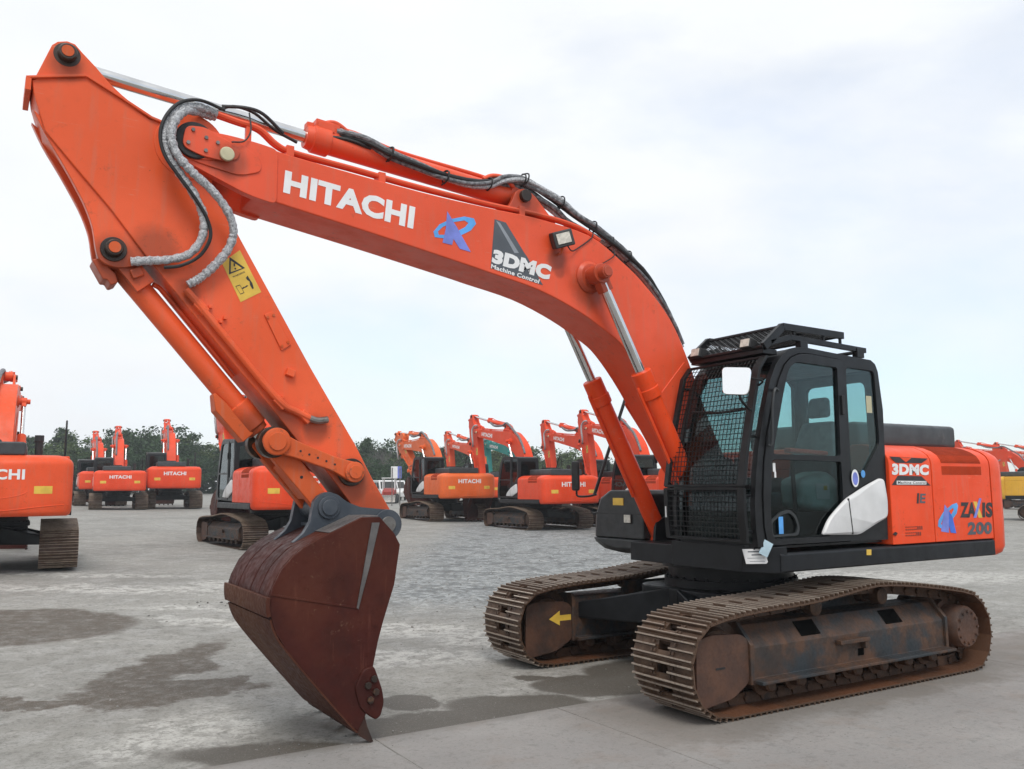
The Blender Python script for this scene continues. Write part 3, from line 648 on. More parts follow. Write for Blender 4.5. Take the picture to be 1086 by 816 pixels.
def build_upper(root, hero=True):
    dk = MB()
    for s in (1, -1):
        y0, y1 = sorted((s*1.29, s*1.365)); sec = [(y0,1.045),(y1-.0,1.06),(y1,1.075),(y1,1.20),(y1-.02,1.218),(y0,1.218)]
        dk.prismx([(s*abs(a), b) for a, b in sec], -2.44, .80 if s > 0 else -.25)
    dk.box(-2.42, -.25, -1.288, 1.288, 1.07, 1.20); dk.box(-.25, .72, -.55, 1.288, 1.07, 1.20)
    dk.loft([[(.72,.33,1.05),(.72,1.365,1.05),(.72,1.365,1.27),(.72,.33,1.27)], [(.86,.33,1.05),(.86,1.34,1.05),(.86,1.34,1.27),(.86,.33,1.27)], [(1.08,.33,1.06),(1.06,1.16,1.06),(1.06,1.2,1.285),(1.08,.33,1.285)]])
    dk.box(.30, 1.0, -.36, .335, 1.06, 1.24)
    for s in (1, -1): dk.prism([(.05,1.2),(.75,1.2),(.72,1.42),(.55,1.5),(.52,1.95),(.40,2.08),(.24,2.05),(.1,1.7)], s*.30-.02, s*.30+.02)
    dk.build('deck', 'frame_black', root, .008)
    # body panels behind the cab
    shell_piece(-.745, -1.408, 'orange_hot', 'side_door', root, .95); shell_piece(-1.420, -2.438, 'orange_hot', 'engine_panel', root, .95)
    bd = MB(); bd.box(-2.46, -.75, -1.29, 1.30, 1.222, 1.95); bd.box(-2.46, -.75, -1.29, 1.0, 1.95, 2.168); bd.build('engine_housing', 'orange_hot', root, .02)
    for gx_ in (-1.414, -2.446):
        mb = MB(); mb.box(gx_-.012, gx_+.012, .96, 1.345, 1.23, 1.99); mb.box(gx_-.012, gx_+.012, .96, 1.09, 1.99, 2.165); mb.build('panel_gap', 'void', root, smooth=0)
    for k, (q, nm) in enumerate((('grille_low', 1), ('grille_up', 0))):
        mb = MB(); n = 40 if k == 0 else 34
        for i in range(n):
            if k == 0:
                x0 = -1.585-.70*(i+.1)/n; x1 = -1.585-.70*(i+.62)/n; mb.box(x1, x0, 1.359, 1.3625, 1.88, 1.965)
            else:
                f0, f1 = (i+.1)/n, (i+.62)/n
                rows = []
                for j in range(6):
                    (y, z), (ya, za), (yb, zb) = SHOULDER[j], SHOULDER[max(0,j-1)], SHOULDER[min(6,j+1)]; nn = Vector((0, zb-za, ya-yb)).normalized()*.003
                    if j == 0: z += .012
                    k = j/5*.03; rows.append([Vector((-1.585-.70*f0+k,y,z))+nn, Vector((-1.585-.70*f1+k,y,z))+nn, Vector((-1.585-.70*f1+k,y,z))-nn, Vector((-1.585-.70*f0+k,y,z))-nn])
                mb.loft(rows)
        mb.build('grille', simple('grille slots', (.30,.045,.018), .8, spec=.1), root, smooth=0)
    cw = MB(); rings = []
    for z, off in ((1.045,.09),(1.075,.035),(1.14,.006),(1.4,0),(1.9,0),(1.99,.004),(2.03,.012),(2.075,.04),(2.115,.095),(2.15,.175),(2.172,.265),(2.18,.32)):
        rg = []
        for x, y in CW_PLAN:
            d = Vector((x+1.6, y)); k = 1-off/d.length; xx = -1.6+d.x*k; rg.append((min(xx, -2.455), y*k if abs(y) > .01 else 0, z))
        rings.append(rg)
    cw.loft(rings); c = cw.build('counterweight', 'orange_hot', root, smooth=40)
    mb = MB()
    uv, Fc = text_geo('HITACHI', .035); vs = []
    for u, v in uv:
        y = .56-1.12*u; vs.append(mb.b.verts.new((cw_x(y)-.004, y, 1.72+.19*v)))
    for f in Fc: mb.b.faces.new([vs[i] for i in f])
    mb.build('lettering', 'ink_white', c, smooth=0)
    mb = MB()
    for L in ([(-.62+1.24*i/20, 1.50-.13*math.sin(math.pi*i/20)**.6) for i in range(21)], [(-1.30+2.6*i/24, 1.20+.05*math.cos(math.pi*i/12)) for i in range(25)]):
        mb.tube([(cw_x(y)+.001, y, z) for y, z in L], .009, 6, 1)
    mb.build('moulded_crease', 'orange_hot', c)
    for s in (1, -1):
        mb = MB(); rows = [[(cw_x(s*(1.02-.30*i/4))-.004, s*(1.02-.30*i/4), z) for i in range(5)] for z in (1.46, 1.60)]
        A, B = mb.ring(rows[0]), mb.ring(rows[1]); mb.bridge(A, B, False); mb.build('warning_sticker', 'ink_yellow', c, smooth=0)
        mb = MB()
        mb.cyl((cw_x(.35)+.3, s*.45, 2.16), (cw_x(.35)+.3, s*.45, 2.2), .05, seg=16); mb.build('lifting_eye', 'orange_hot', c)
    hd = MB(); hd.prismx(rounded([(-.55,2.172),(.90,2.172),(.90,2.40),(.86,2.425),(-.5,2.425),(-.55,2.40)], .05), -2.64, -.95)
    o = hd.build('engine_hood', 'hood', root, .075, seg=5)
    # right hand side boxes
    tb = MB()
    def bxring(x, sh): return [(x, -1.30+sh, 1.24), (x, -1.27+sh, 1.50), (x, -1.19+sh, 1.66), (x, -1.02+sh, 1.745), (x, -.46, 1.745), (x, -.41, 1.70), (x, -.41, 1.24)]
    tb.loft([bxring(-.2, 0), bxring(.66, 0), bxring(.74, .03), bxring(.785, .10)]); t = tb.build('tool_box', 'plastic', root, .02)
    lp = MB(); lp.loft([[(x, -1.305+d, 1.236), (x, -.38, 1.236), (x, -.38, 1.09+e), (x, -.85, 1.08+e), (x, -1.12+d, 1.105+e), (x, -1.26+d, 1.165+e)] for x, d, e in ((-.2,0,0),(.66,0,0),(.76,.03,.02),(.80,.09,.06))]); lp.build('step_ledge', 'plastic', t, .015)
    st = MB(); st.obox((.788, -.80, 1.625), (.004,0,-.0), (0,.085,0), (0,0,.038)); st.build('yellow_label', 'ink_yellow', t)
    hl = MB(); hl.box(.77, .80, -.70, -.58, 1.40, 1.50); hl.build('lamp_housing', 'rubber', t, .01)
    ln = MB(); ln.box(.80, .806, -.69, -.59, 1.41, 1.49); ln.build('lamp_lens', 'lens', t)
    sm = MB(); sm.box(.70, .788, -1.28, -.42, 1.492, 1.505); sm.build('lid_seam', 'rubber', t)
    ft = MB(); ft.prismx(rounded([(-1.30,1.205),(-.42,1.205),(-.42,2.05),(-1.2,2.05),(-1.30,1.95)], .05), -.74, -.21); ft.build('fuel_tank', 'orange_hot', root, .02)
    hr = MB(); hr.tube([(.76,-1.25,1.69),(.50,-1.25,2.295),(.22,-1.25,2.93),(.12,-1.25,3.0),(.0,-1.25,2.97),(-.1,-1.25,2.4),(-.15,-1.25,2.05)], .019, 10, 3); hr.build('handrail', 'black', root)
    ar = MB(); ar.tube([(.75,-1.22,1.70),(.80,-1.30,1.68),(.86,-1.42,1.68),(.87,-1.43,1.74)], .012, 8, 4); mo = ar.build('mirror_arm', 'black', root)
    mr = MB(); mr.obox((.88,-1.43,1.905), (.02,.008,0), (-.02,.045,0), (0,0,.165)); mr.build('side_mirror', 'rubber', mo, .03)
# ------------------------------------------------------------------ cab
CAB_OUT = [(-.71,1.275),(-.735,1.9),(-.745,2.5),(-.70,2.86),(-.665,2.93),(-.60,2.965),(0.0,2.995),(.30,3.012),(.44,3.006),(.54,2.98),(.63,2.925),(.72,2.83),(.80,2.69),(.90,2.40),(.98,2.10),(1.025,1.86),(1.05,1.60),(1.045,1.40),(1.03,1.275)]
DOOR_OUT = [(-.165,1.285),(-.165,2.925),(-.12,2.935),(.30,2.955),(.42,2.945),(.53,2.905),(.62,2.83),(.70,2.70),(.78,2.51),(.865,2.25),(.925,1.99),(.955,1.72),(.955,1.45),(.93,1.32),(.89,1.285)]
def pz(L, d):                      # shrink an outline towards its middle by about d
    cx = sum(p[0] for p in L)/len(L); cz = sum(p[1] for p in L)/len(L); r = []
    for x, z in L:
        v = Vector((x-cx, z-cz)); v *= max(.1, 1-d/max(.01, v.length)); r.append((cx+v.x, cz+v.y))
    return r
WIN_UP = rounded([(.475,2.872),(-.085,2.858),(-.07,2.045),(.815,2.05),(.757,2.25),(.655,2.58),(.575,2.80)], [.06,.03,.03,.03,.1,.1,.1])
WIN_LO = rounded([(.83,2.005),(-.075,1.995),(-.075,1.46),(.13,1.335),(.865,1.335),(.875,1.6)], [.03,.03,.04,.05,.06,.1])
WIN_RE = rounded([(-.225,2.872),(-.64,2.86),(-.665,2.18),(-.42,1.90),(-.225,1.895)], .045)
def glass_pane(name, L, y, mat, parent):
    mb = MB(); mb.prism(L, y-.004, y); return mb.build(name, mat, parent, smooth=0)
FP = [(.70,2.86),(.785,2.70),(.885,2.41),(.965,2.11),(1.012,1.86),(1.035,1.60),(1.03,1.30)]
def fpx(z, off=0):
    for (x0, z0), (x1, z1) in zip(FP, FP[1:]):
        if z1 <= z <= z0: return x0+(x1-x0)*(z0-z)/(z0-z1)+off
    return (FP[0][0] if z > FP[0][1] else FP[-1][0])+off
def build_cab(root, hero=True):
    mb = MB()
    holed(mb, CAB_OUT, [pz(DOOR_OUT, -.008), WIN_RE], 1.275, 1.33)
    inner_hole = [(-.62,1.95),(-.64,2.80),(-.58,2.86),(.40,2.90),(.55,2.86),(.70,2.64),(.82,2.30),(.90,1.95),(.92,1.6),(-.62,1.55)]
    holed(mb, CAB_OUT, [inner_hole], .335, .38)
    # roof, rear wall, floor and sills
    roof = [(-.745+.06,2.86),(-.665,2.925),(-.60,2.96),(0,2.99),(.30,3.007),(.44,3.0),(.54,2.974),(.63,2.918),(.71,2.835),(.64,2.80),(.55,2.87),(.42,2.905),(.0,2.90),(-.6,2.88)]
    mb.prism(roof, .3801, 1.2749)
    holed(mb, [(.38,1.275),(1.275,1.275),(1.275,2.87),(.38,2.87)], [rounded([(.46,1.75),(1.2,1.75),(1.18,2.78),(.48,2.78)], .08)], -.735, -.69, lambda a, y, b: (y, a, b))
    mb.box(-.69, 1.02, .3801, 1.2749, 1.25, 1.30)
    mb.box(.985, 1.045, .3801, 1.2749, 1.752, 1.79)
    cab = mb.build('cab', 'black', root, .012)
    # door: a leaf set a little proud of the shell
    d = MB(); holed(d, DOOR_OUT, [WIN_UP, WIN_LO], 1.288, 1.3425); d.build('door', 'black', cab, .008)
    h = MB()
    h.box(-.145, -.11, 1.343, 1.362, 2.42, 2.60); h.build('hinge', 'rubber', cab, .006)
    glass_pane('window', pz(WIN_UP, -.02), 1.318, 'glass', cab); glass_pane('window', pz(WIN_LO, -.02), 1.316, 'glass_dark', cab); glass_pane('window', pz(WIN_RE, -.02), 1.312, 'glass', cab)
    glass_pane('window', pz(inner_hole, -.02), .36, 'glass', cab)
    g = MB(); g.obox((-.712, .83, 2.265), (.003,0,0), (0,.40,0), (0,0,.54)); g.build('rear_window', 'glass', cab, smooth=0)
    g = MB(); z = 2.86; rows = []
    for i in range(19): zz = 2.86-(2.86-1.30)*i/18; rows.append([(fpx(zz), .385, zz), (fpx(zz), 1.27, zz), (fpx(zz)-.005, 1.27, zz), (fpx(zz)-.005, .385, zz)])
    g.loft(rows); g.build('windscreen', 'glass_front', cab)
    # white flank cover
    wp = rounded([(.255,1.352),(.165,1.484),(.02,1.585),(-.094,1.66),(-.374,1.772),(-.60,1.846),(-.665,1.83),(-.70,1.64),(-.69,1.485),(-.50,1.425),(-.265,1.337)], [.03,.08,.08,.1,.1,.06,.03,.05,.05,.12,.06])
    m = MB(); m.loft([[(x, 1.3426, z) for x, z in wp], [(x, 1.356, z) for x, z in wp], [(x, 1.372, z) for x, z in pz(wp, .028)]]); w = m.build('flank_cover', 'white', cab, .004)
    m = MB(); m.prism([(-.105,1.66),(-.118,1.665),(-.155,1.345),(-.142,1.345)], 1.36, 1.3735); m.build('cover_seam', 'rubber', w, smooth=0)
    m = MB(); m.box(-.60,.52,.39,1.265,2.872,2.879); m.box(-.688,-.67,.39,1.265,1.30,1.74); m.box(-.65,.40,.381,.387,1.30,1.545); m.build('cab_lining', 'trim', cab, smooth=0)
    # seat, consoles, levers
    s = MB(); s.loft([[(.28,.57,1.56),(.28,1.09,1.56),(.28,1.09,1.72),(.28,.57,1.72)], [(-.28,.58,1.56),(-.28,1.08,1.56),(-.28,1.08,1.70),(-.28,.58,1.70)]])
    s.loft([[(-.20,.58,1.72),(-.20,1.08,1.72),(-.36,1.08,1.72),(-.36,.58,1.72)], [(-.30,.56,2.05),(-.30,1.10,2.05),(-.42,1.10,2.05),(-.42,.56,2.05)], [(-.40,.64,2.40),(-.40,1.02,2.40),(-.48,1.02,2.40),(-.48,.64,2.40)]])
    s.loft([[(-.39,.70,2.44),(-.39,.96,2.44),(-.48,.96,2.44),(-.48,.70,2.44)], [(-.42,.72,2.64),(-.42,.94,2.64),(-.50,.94,2.64),(-.50,.72,2.64)]])
    s.box(-.25,.2,.62,1.04,1.30,1.56); s.build('seat', 'seat', cab, .05, seg=3)
    s = MB(); s.loft([[(.36,.98,1.58),(.36,1.26,1.58),(.36,1.26,1.84),(.36,.98,1.84)], [(.02,.96,1.54),(.02,1.27,1.54),(.02,1.27,1.92),(.02,.96,1.92)], [(-.14,1.0,1.6),(-.14,1.26,1.6),(-.14,1.26,1.84),(-.14,1.0,1.84)]])
    s.build('seat_cover', 'cover', cab, .06, seg=3)
    s = MB(); s.box(.02,.20,1.271,1.274,1.66,1.80); s.build('cover_label', 'ink_white', cab); s = MB(); s.box(.05,.10,1.2741,1.276,1.74,1.78); s.build('cover_mark', 'ink_yellow', cab)
    s = MB()
    s.box(-.2,.42,.42,.56,1.30,1.86); s.box(-.1,.42,1.10,1.24,1.30,1.55); s.box(.60,.90,.44,.60,1.30,1.95)
    s.tube([(.36,.49,1.86),(.37,.49,1.97),(.35,.49,2.05)], .022, 8, 3); s.tube([(.36,1.17,1.55),(.38,1.17,1.98),(.36,1.17,2.06)], .02, 8, 3)
    for y in (.78, .88): s.tube([(.72,y,1.30),(.68,y,1.62),(.60,y,1.80)], .012, 6, 3); s.box(.60,.82,y-.04,y+.04,1.33,1.36)
    s.obox((.72,.50,2.12), (.015,0,.0), (0,.10,0), (0,0,.08)); s.build('console', 'plastic', cab, .015)
    a = MB(); a.obox((.17,1.16,2.085), (.26,0,.012), (0,.04,0), (0,0,.022)); a.build('armrest', 'red', cab, .015)
    if hero:
        tri = rounded([(.885,1.475),(.744,1.562),(.635,1.58),(.55,1.525),(.512,1.425),(.535,1.356),(.875,1.351)], .035)
        m = MB(); holed(m, tri, [pz(tri, .028)], 1.318, 1.336); m.build('lower_pane_frame', 'plastic', cab, .004)
        m = MB(); m.box(.72, .775, 1.3335, 1.335, 1.375, 1.52) ; m.build('reflector', 'ink_blue', cab)
        for c, r, n, col in (((-.258,1.845),.052,'sticker','ink_white'), ((-.258,1.842),.038,'sticker_mark','ink_violet'), ((-.375,1.885),.030,'sticker','ink_blue')):
            m = MB(); k = 1.55 if col != 'ink_blue' else 1.15
            th = .0015 if n == 'sticker' else .003
            m.prism([(c[0]+r*math.cos(2*math.pi*i/24), c[1]+r*k*math.sin(2*math.pi*i/24)) for i in range(24)], 1.3426, 1.3426+th); m.build(n, col, cab, smooth=0)
        m = MB(); m.box(.77,.80,1.3126,1.320,1.90,1.975); m.box(.765,.785,1.3126,1.3205,1.85,1.90); m.build('door_tag', 'ink_white', cab)
        m = MB(); m.box(-.60,-.52,1.313,1.3145,2.46,2.62); m.build('window_notice', 'cream', cab)
        m = MB(); m.tube([(.735,1.352,2.60),(.80,1.375,2.60),(.84,1.375,2.45),(.86,1.375,2.15),(.88,1.352,2.12)], .013, 8, 4); m.build('grab_rail', 'plastic', cab)
        # front guard: frame, bars, cross pieces
        GP = [(.80,2.905),(.90,2.79),(1.0,2.42),(1.085,2.09),(1.145,1.77),(1.145,1.55),(1.125,1.315)]
        def gx(z):
            for (x0, z0), (x1, z1) in zip(GP, GP[1:]):
                if z1 <= z <= z0: return x0+(x1-x0)*(z0-z)/(z0-z1)
            return GP[0][0] if z > GP[0][1] else GP[-1][0]
        ge = MB(); ya, yb = .345, 1.30
        for y in (ya, yb): 
            for (za, zb) in ((2.905, 1.785), (1.765, 1.315)):
                P = [(gx(za+(zb-za)*i/10), y, za+(zb-za)*i/10) for i in range(11)]
                hw = (.012, .042) if y < 1 else (.062, .012)
                ge.loft([[(x-.018,y-hw[0],z),(x+.018,y-hw[0],z),(x+.018,y+hw[1],z),(x-.018,y+hw[1],z)] for x, y, z in P])
        for z in (2.895, 1.785, 1.757, 1.32): ge.box(gx(z)-.017, gx(z)+.017, ya, yb, z-.011, z+.011)
        for z in (2.7, 2.2, 1.70, 1.40): ge.tube([(gx(z), yb, z), (gx(z)-.10, 1.28, z)], .014, 6, 1); ge.tube([(gx(z), ya, z), (gx(z)-.10, .37, z)], .014, 6, 1)
        gd = ge.build('front_guard', 'mesh', cab, .004)
        gb = MB(); n = 22
        for i in range(1, n):
            y = ya+(yb-ya)*i/n
            for (za, zb) in ((2.89, 1.785), (1.757, 1.32)):
                K = 9 if za > 2 else 3
                gb.tube([(gx(za+(zb-za)*k/K), y, za+(zb-za)*k/K) for k in range(K+1)], .0036, 5, 1)
        z = 2.85
        while z > 1.33:
            if abs(z-1.77) > .03: gb.tube([(gx(z)+.006, ya, z), (gx(z)+.006, yb, z)], .0036, 5, 1)
            z -= .0445
        gb.build('guard_mesh', 'mesh', gd, smooth=0)
        ht = MB(); ht.box(1.135,1.165,.352,.366,1.50,1.60); ht.build('guard_handle', 'white', gd)
        # roof guard
        rg = MB(); zt = 3.19
        for y in (.36, 1.27):
            for a, b, hh in (((.80,2.99),(.55,zt),.036), ((.55,zt),(-.28,zt-.01),.032), ((.72,3.03),(.46,3.10),.024), ((.46,3.10),(-.60,3.062),.024)):
                d = Vector((b[0]-a[0],0,b[1]-a[1])); n_ = Vector((-d.z,0,d.x)).normalized(); rg.obox(((a[0]+b[0])/2,y,(a[1]+b[1])/2), d*.5, (0,.02,0), n_*hh)
            for x in (.40, 0, -.24): rg.tube([(x,y,3.09),(x,y,zt)], .016, 6, 1)
            for x in (.3, -.5): rg.box(x-.05, x+.05, y-.03, y+.03, 2.985, 3.075)
        for x, z in ((.80,2.99),(.55,zt),(.14,zt),(-.28,zt-.01),(-.60,3.06)): rg.tube([(x,.36,z),(x,1.27,z)], .02, 6, 1)
        rg.loft([[(.80,.37,2.935),(.80,1.26,2.935),(.80,1.26,2.985),(.80,.37,2.985)], [(.62,.37,2.93),(.62,1.26,2.93),(.62,1.26,2.975),(.62,.37,2.975)]])
        rgo = rg.build('roof_guard', 'black', cab, .003)
        ex = MB()
        def lattice(O, U, V, nu, nv):
            O, U, V = Vector(O), Vector(U), Vector(V); nn = U.cross(V).normalized()
            for i in range(nu):
                for j in range(nv):
                    a = O+U*(i/nu)+V*(j/nv); b = O+U*((i+1)/nu)+V*((j+1)/nv); c = O+U*((i+1)/nu)+V*(j/nv); d2 = O+U*(i/nu)+V*((j+1)/nv)
                    for p, q in ((a, b), (c, d2)):
                        d = (q-p)/2; sd = d.cross(nn).normalized()*.0052; ex.obox((p+q)/2, d, sd, nn*.003)
        lattice((.79,.37,3.0), (0,.89,0), (-.235,0,.185), 13, 6); lattice((.54,.37,zt), (0,.89,0), (-.80,0,-.008), 13, 15)
        ex.build('guard_lattice', 'mesh', rgo, smooth=0)
        for y in (.475, 1.10):
            m = MB(); m.obox((.80,y,3.03), (.045,0,.012), (0,.062,0), (-.012,0,.045)); wl = m.build('work_light', 'rubber', cab, .012)
            m = MB(); m.obox((.848,y,3.043), (.003,0,.001), (0,.05,0), (-.009,0,.034)); m.build('lamp_lens', 'lens', cab)
        # mirror on the left front pillar
        m = MB(); m.tube([(1.03,1.31,2.42),(1.12,1.36,2.43),(1.20,1.36,2.50),(1.205,1.34,2.60)], .011, 8, 4); m.tube([(.92,1.31,2.64),(1.0,1.42,2.66),(1.16,1.40,2.68)], .009, 8, 4)
        mo = m.build('mirror_arm', 'mesh', cab)
        L = rounded([(-.125,.125),(.13,.10),(.105,-.135),(-.115,-.115)], .045, 5); q = []
        ax = Vector((-.42,.89,0)).normalized(); up = Vector((-.13,-.06,1)).normalized(); nn = ax.cross(up)*-1
        c0 = Vector((1.22,1.335,2.66))
        if nn.x < 0: nn = -nn
        f = lambda k, d: [c0+ax*a*k+up*b*k+nn*d for a, b in L]
        m = MB(); m.loft([f(.92,-.03), f(1.0,-.01), f(1.0,.0), f(.97,.006)]); m.build('mirror_back', 'mirrorglass', mo)
        wi = MB(); wi.tube([(fpx(2.45,.012),.45,2.47),(fpx(2.42,.02),.8,2.44),(fpx(2.44,.012),1.22,2.455)], .014, 6, 4); wi.build('wiper', 'rubber', cab)
        # paper notices on the deck front
        nv = Vector((.45,.89,0)).normalized(); 
        c = Vector((.975,1.262,1.20)); sd = Vector((-.89,.45,0)).normalized()
        m = MB(); m.obox(Vector((.99,1.247,1.195))+nv*.02, sd*.095, nv*.004, Vector((.02,.0,.062))); pl = m.build('notice_plate', 'ink_white', cab)
        m = MB()
        for k, (w, o) in enumerate(((.13,.02),(.09,.03),(.15,.0),(.13,.01))):
            zc = 1.235-k*.027; m.obox(Vector((.99,1.247,zc))+nv*.0242+sd*o*.5+Vector((.02*(zc-1.195)/.062,0,0)), sd*w*.5, nv*.001, Vector((0,0,.0045 if k < 2 else .0015)))
        m.build('notice_print', 'ink_grey', pl, smooth=0)
        m = MB(); m.obox((.945,1.335,1.262), Vector((-.026,.012,.055)), Vector((.0015,.003,0)), Vector((-.034,.014,-.02))); m.build('reflective_tag', simple('pale blue reflector', (.42,.56,.64), .25, var=.15), cab)
    return cab
# ------------------------------------------------------------------ boom, arm, bucket
PIV = Vector((5.41, 0, 4.225)); FOOT = Vector((.33, 0, 1.86))
BOOM = crom([(4.955,4.325,0),(4.65,4.278,0),(3.62,4.195,0),(2.96,4.17,0),(2.5,4.16,0),(1.9,4.09,0),(1.53,3.905,0),(1.235,3.703,0),(.926,3.397,0),(.715,3.03,0),(.46,2.45,0),(.22,2.0,0),(.17,1.84,0),(.25,1.72,0),(.40,1.70,0),(.58,1.84,0),(.85,2.20,0),(1.21,2.725,0),(1.496,3.055,0),(1.70,3.195,0),(2.02,3.355,0),(2.455,3.505,0),(2.965,3.598,0),(3.2,3.64,0),(4.0,3.772,0),(4.83,3.90,0),(4.96,3.925,0)], 4)
BOOM = [(p.x, p.y) for p in BOOM]
NOSE = rounded([(4.80,4.30),(4.955,4.322),(5.15,4.335),(5.36,4.335),(5.50,4.31),(5.545,4.225),(5.51,4.11),(5.41,4.06),(5.05,3.925),(4.95,3.90),(4.80,3.875)], .05)
ARM = [(6.42,4.475),(6.10,4.566),(5.87,4.46),(5.68,4.366),(5.55,4.385),(5.45,4.395),(5.33,4.37),(5.25,4.29),(5.225,4.18),(5.245,4.02),(5.256,3.945),(5.087,3.687),(4.485,2.686),(4.309,2.409),(4.123,2.120),(3.972,1.847),(3.815,1.60),(3.77,1.50),(3.80,1.41),(3.90,1.385),(3.99,1.44),(4.07,1.56),(4.191,1.715),(4.351,1.917),(4.558,2.111),(4.79,2.387),(5.015,2.629),(5.359,3.022),(5.679,3.392),(5.906,3.676),(6.135,3.927),(6.327,4.144),(6.405,4.386)]
BUCK = [(4.218,1.575),(4.525,1.438),(4.64,1.378),(4.704,1.331),(4.791,1.237),(4.848,1.123),(4.866,1.06),(4.862,.955),(4.823,.826),(4.743,.704),(4.50,.411),(4.262,.137),(4.224,.105)]
BUCK_IN = [(4.165,.215),(4.117,.535),(4.083,.698),(4.046,.830),(3.961,1.089),(3.919,1.371),(3.965,1.454),(4.08,1.575)]
def pin(mb, x, z, y0, y1, r, cap=.0): mb.cyl((x, y0, z), (x, y1, z), r, seg=24)
def build_boom(root, hero=True):
    mb = MB(); mb.prism(BOOM, -.235, .235); bo = mb.build('boom', 'orange', root, .012, smooth=25)
    for s in (1, -1):
        fl = MB(); y0, y1 = sorted((s*.175, s*.25)); fl.prism(NOSE, y0, y1)
        fl.build('nose_plate', 'orange', bo, .006); fl = MB(); a, b = sorted((s*.2501, s*.262)); fl.prism(rounded([(5.54,4.22),(5.50,4.33),(5.36,4.345),(5.12,4.31),(4.93,4.20),(4.92,4.10),(5.08,4.04),(5.36,4.08),(5.50,4.12)], .06), a, b)
        fl.build('doubler_plate', 'orange', bo, .006); fl = MB(); a, b = sorted((s*.2621, s*.274)); fl.prism(rounded([(5.52,4.22),(5.49,4.32),(5.36,4.335),(5.18,4.29),(5.08,4.22),(5.10,4.15),(5.36,4.10),(5.49,4.14)], .05), a, b)
        fl.build('doubler_plate', 'orange', bo, .006); fl = MB(); a, b = sorted((s*.2351, s*.247)); fl.prism(rounded([(1.02,2.73),(.76,3.0),(.70,2.9),(.44,2.3),(.25,1.95),(.25,1.78),(.38,1.74),(.56,1.88),(1.14,2.60)], .04), a, b)
        fl.build('foot_plate', 'orange', bo, .006)
    pn = MB(); pn.cyl((5.40,-.285,4.235),(5.40,.282,4.235), .135, seg=32); pn.build('pivot_bush', 'rubber', bo, .01)
    if True:
        pk = MB(); pk.prism(rounded([(5.47,4.325),(5.33,4.34),(5.19,4.26),(5.14,4.17),(5.20,4.115),(5.36,4.125),(5.49,4.17)], .05), .276, .296)
        k = pk.build('pin_keeper', 'orange', bo, .004)
        for x, z in ((5.42,4.30),(5.45,4.20),(5.33,4.26),(5.33,4.165),(5.25,4.24)): m = MB(); m.cyl((x,.296,z),(x,.309,z), .014, seg=6); m.build('bolt', 'steel', k)
        m = MB(); m.cyl((5.185,.296,4.165),(5.185,.325,4.165), .052, seg=20); m.build('grease_cap', 'cream', k, .008)
    # boom cylinder pin boss
    m = MB(); m.lathe((1.90,-.36,3.69),(1.90,.36,3.69), [(0,.085),(.12,.085),(.121,.12),(.16,.15),(.84,.15),(.879,.12),(.88,.085),(1,.085)]); m.build('pin_boss', 'orange', bo, .004)
    m = MB(); m.cyl((1.90,-.50,3.69),(1.90,.505,3.69), .058, seg=24); m.cyl((1.90,.505,3.69),(1.90,.515,3.69), .045); m.build('cylinder_pin', 'orange', bo, .006)
    # arm cylinder bracket on the back
    for s in (1, -1):
        m = MB(); y0, y1 = sorted((s*.10, s*.15)); m.prism(rounded([(2.15,4.11),(2.44,4.40),(2.54,4.45),(2.64,4.41),(2.68,4.30),(2.80,4.14)], .06), y0, y1)
        m.build('cylinder_bracket', 'orange', bo, .006)
    m = MB(); m.cyl((2.55,-.19,4.37),(2.55,.19,4.37), .055); m.build('cylinder_pin', 'grease', bo, .005)
    text_obj('lettering', 'HITACHI', T['boom_word'], .2376, 'ink_white', bo, .05)
    if hero:
        decal('emblem', [T['logo_ring']], .2378, 'ink_blue', bo, .003); decal('emblem', [T['logo_stroke'], T['logo_leg']], .2386, 'ink_violet', bo, .004)
        d = decal('decal_panel', [T['decal_dark']], .2376, 'ink_grey', bo, .003); decal('decal_stripe', [T['decal_stripe']], .2384, 'ink_greystripe', d, .002)
        text_obj('decal_lettering', '3DMC', T['decal_word'], .2395, 'ink_white', d, .07); text_obj('decal_lettering', 'Machine Control', T['decal_small'], .2394, 'ink_white', d, .03)
        # work lamp on the flank
        m = MB(); m.obox((2.27,.325,3.975), Vector((-.075,.045,.022)), Vector((.012,.05,-.01)), Vector((.015,-.012,.075))); wl = m.build('work_lamp', 'plastic', bo, .012)
        m = MB(); m.obox((2.285,.378,3.968), Vector((-.05,.03,.0145)), Vector((.0008,.003,-.0006)), Vector((.0095,-.0075,.047))); m.build('lamp_lens', 'lens', wl)
        m = MB(); m.tube([(2.25,.24,3.86),(2.255,.29,3.86),(2.26,.32,3.90)], .012, 6, 3); m.build('lamp_bracket', 'worn', wl)
        m = MB(); m.tube([(2.20,.31,3.93),(2.12,.27,3.90),(2.02,.245,3.955),(1.88,.245,4.06),(1.84,.22,4.12)], .006, 6, 4); m.tube([(1.86,.245,3.78),(1.72,.25,3.86),(1.62,.25,3.93),(1.60,.22,4.0)], .005, 6, 4); m.build('lamp_cable', 'rubber', bo)
    # steel pipes along the upper edge
    m = MB()
    for y, dz in ((.20,0),(.145,.01)):
        m.tube([(5.34,y,4.51+dz),(5.10,y,4.475+dz),(4.93,y,4.45+dz),(4.80,y,4.36+dz),(4.66,y,4.322+dz),(4.2,y,4.29+dz),(3.62,y,4.245+dz),(2.96,y,4.215+dz),(2.4,y,4.205+dz),(2.0,y,4.16+dz),(1.75,y,4.07+dz)], .021, 8, 5)
    m.build('hydraulic_pipe', 'orange', bo)
    for x, z in ((4.70,4.31),(3.95,4.245),(2.62,4.19)):
        m = MB(); m.box(x-.03, x+.03, .115, .225, z-.03, z+.055); m.build('pipe_clamp', 'orange', bo, .006)
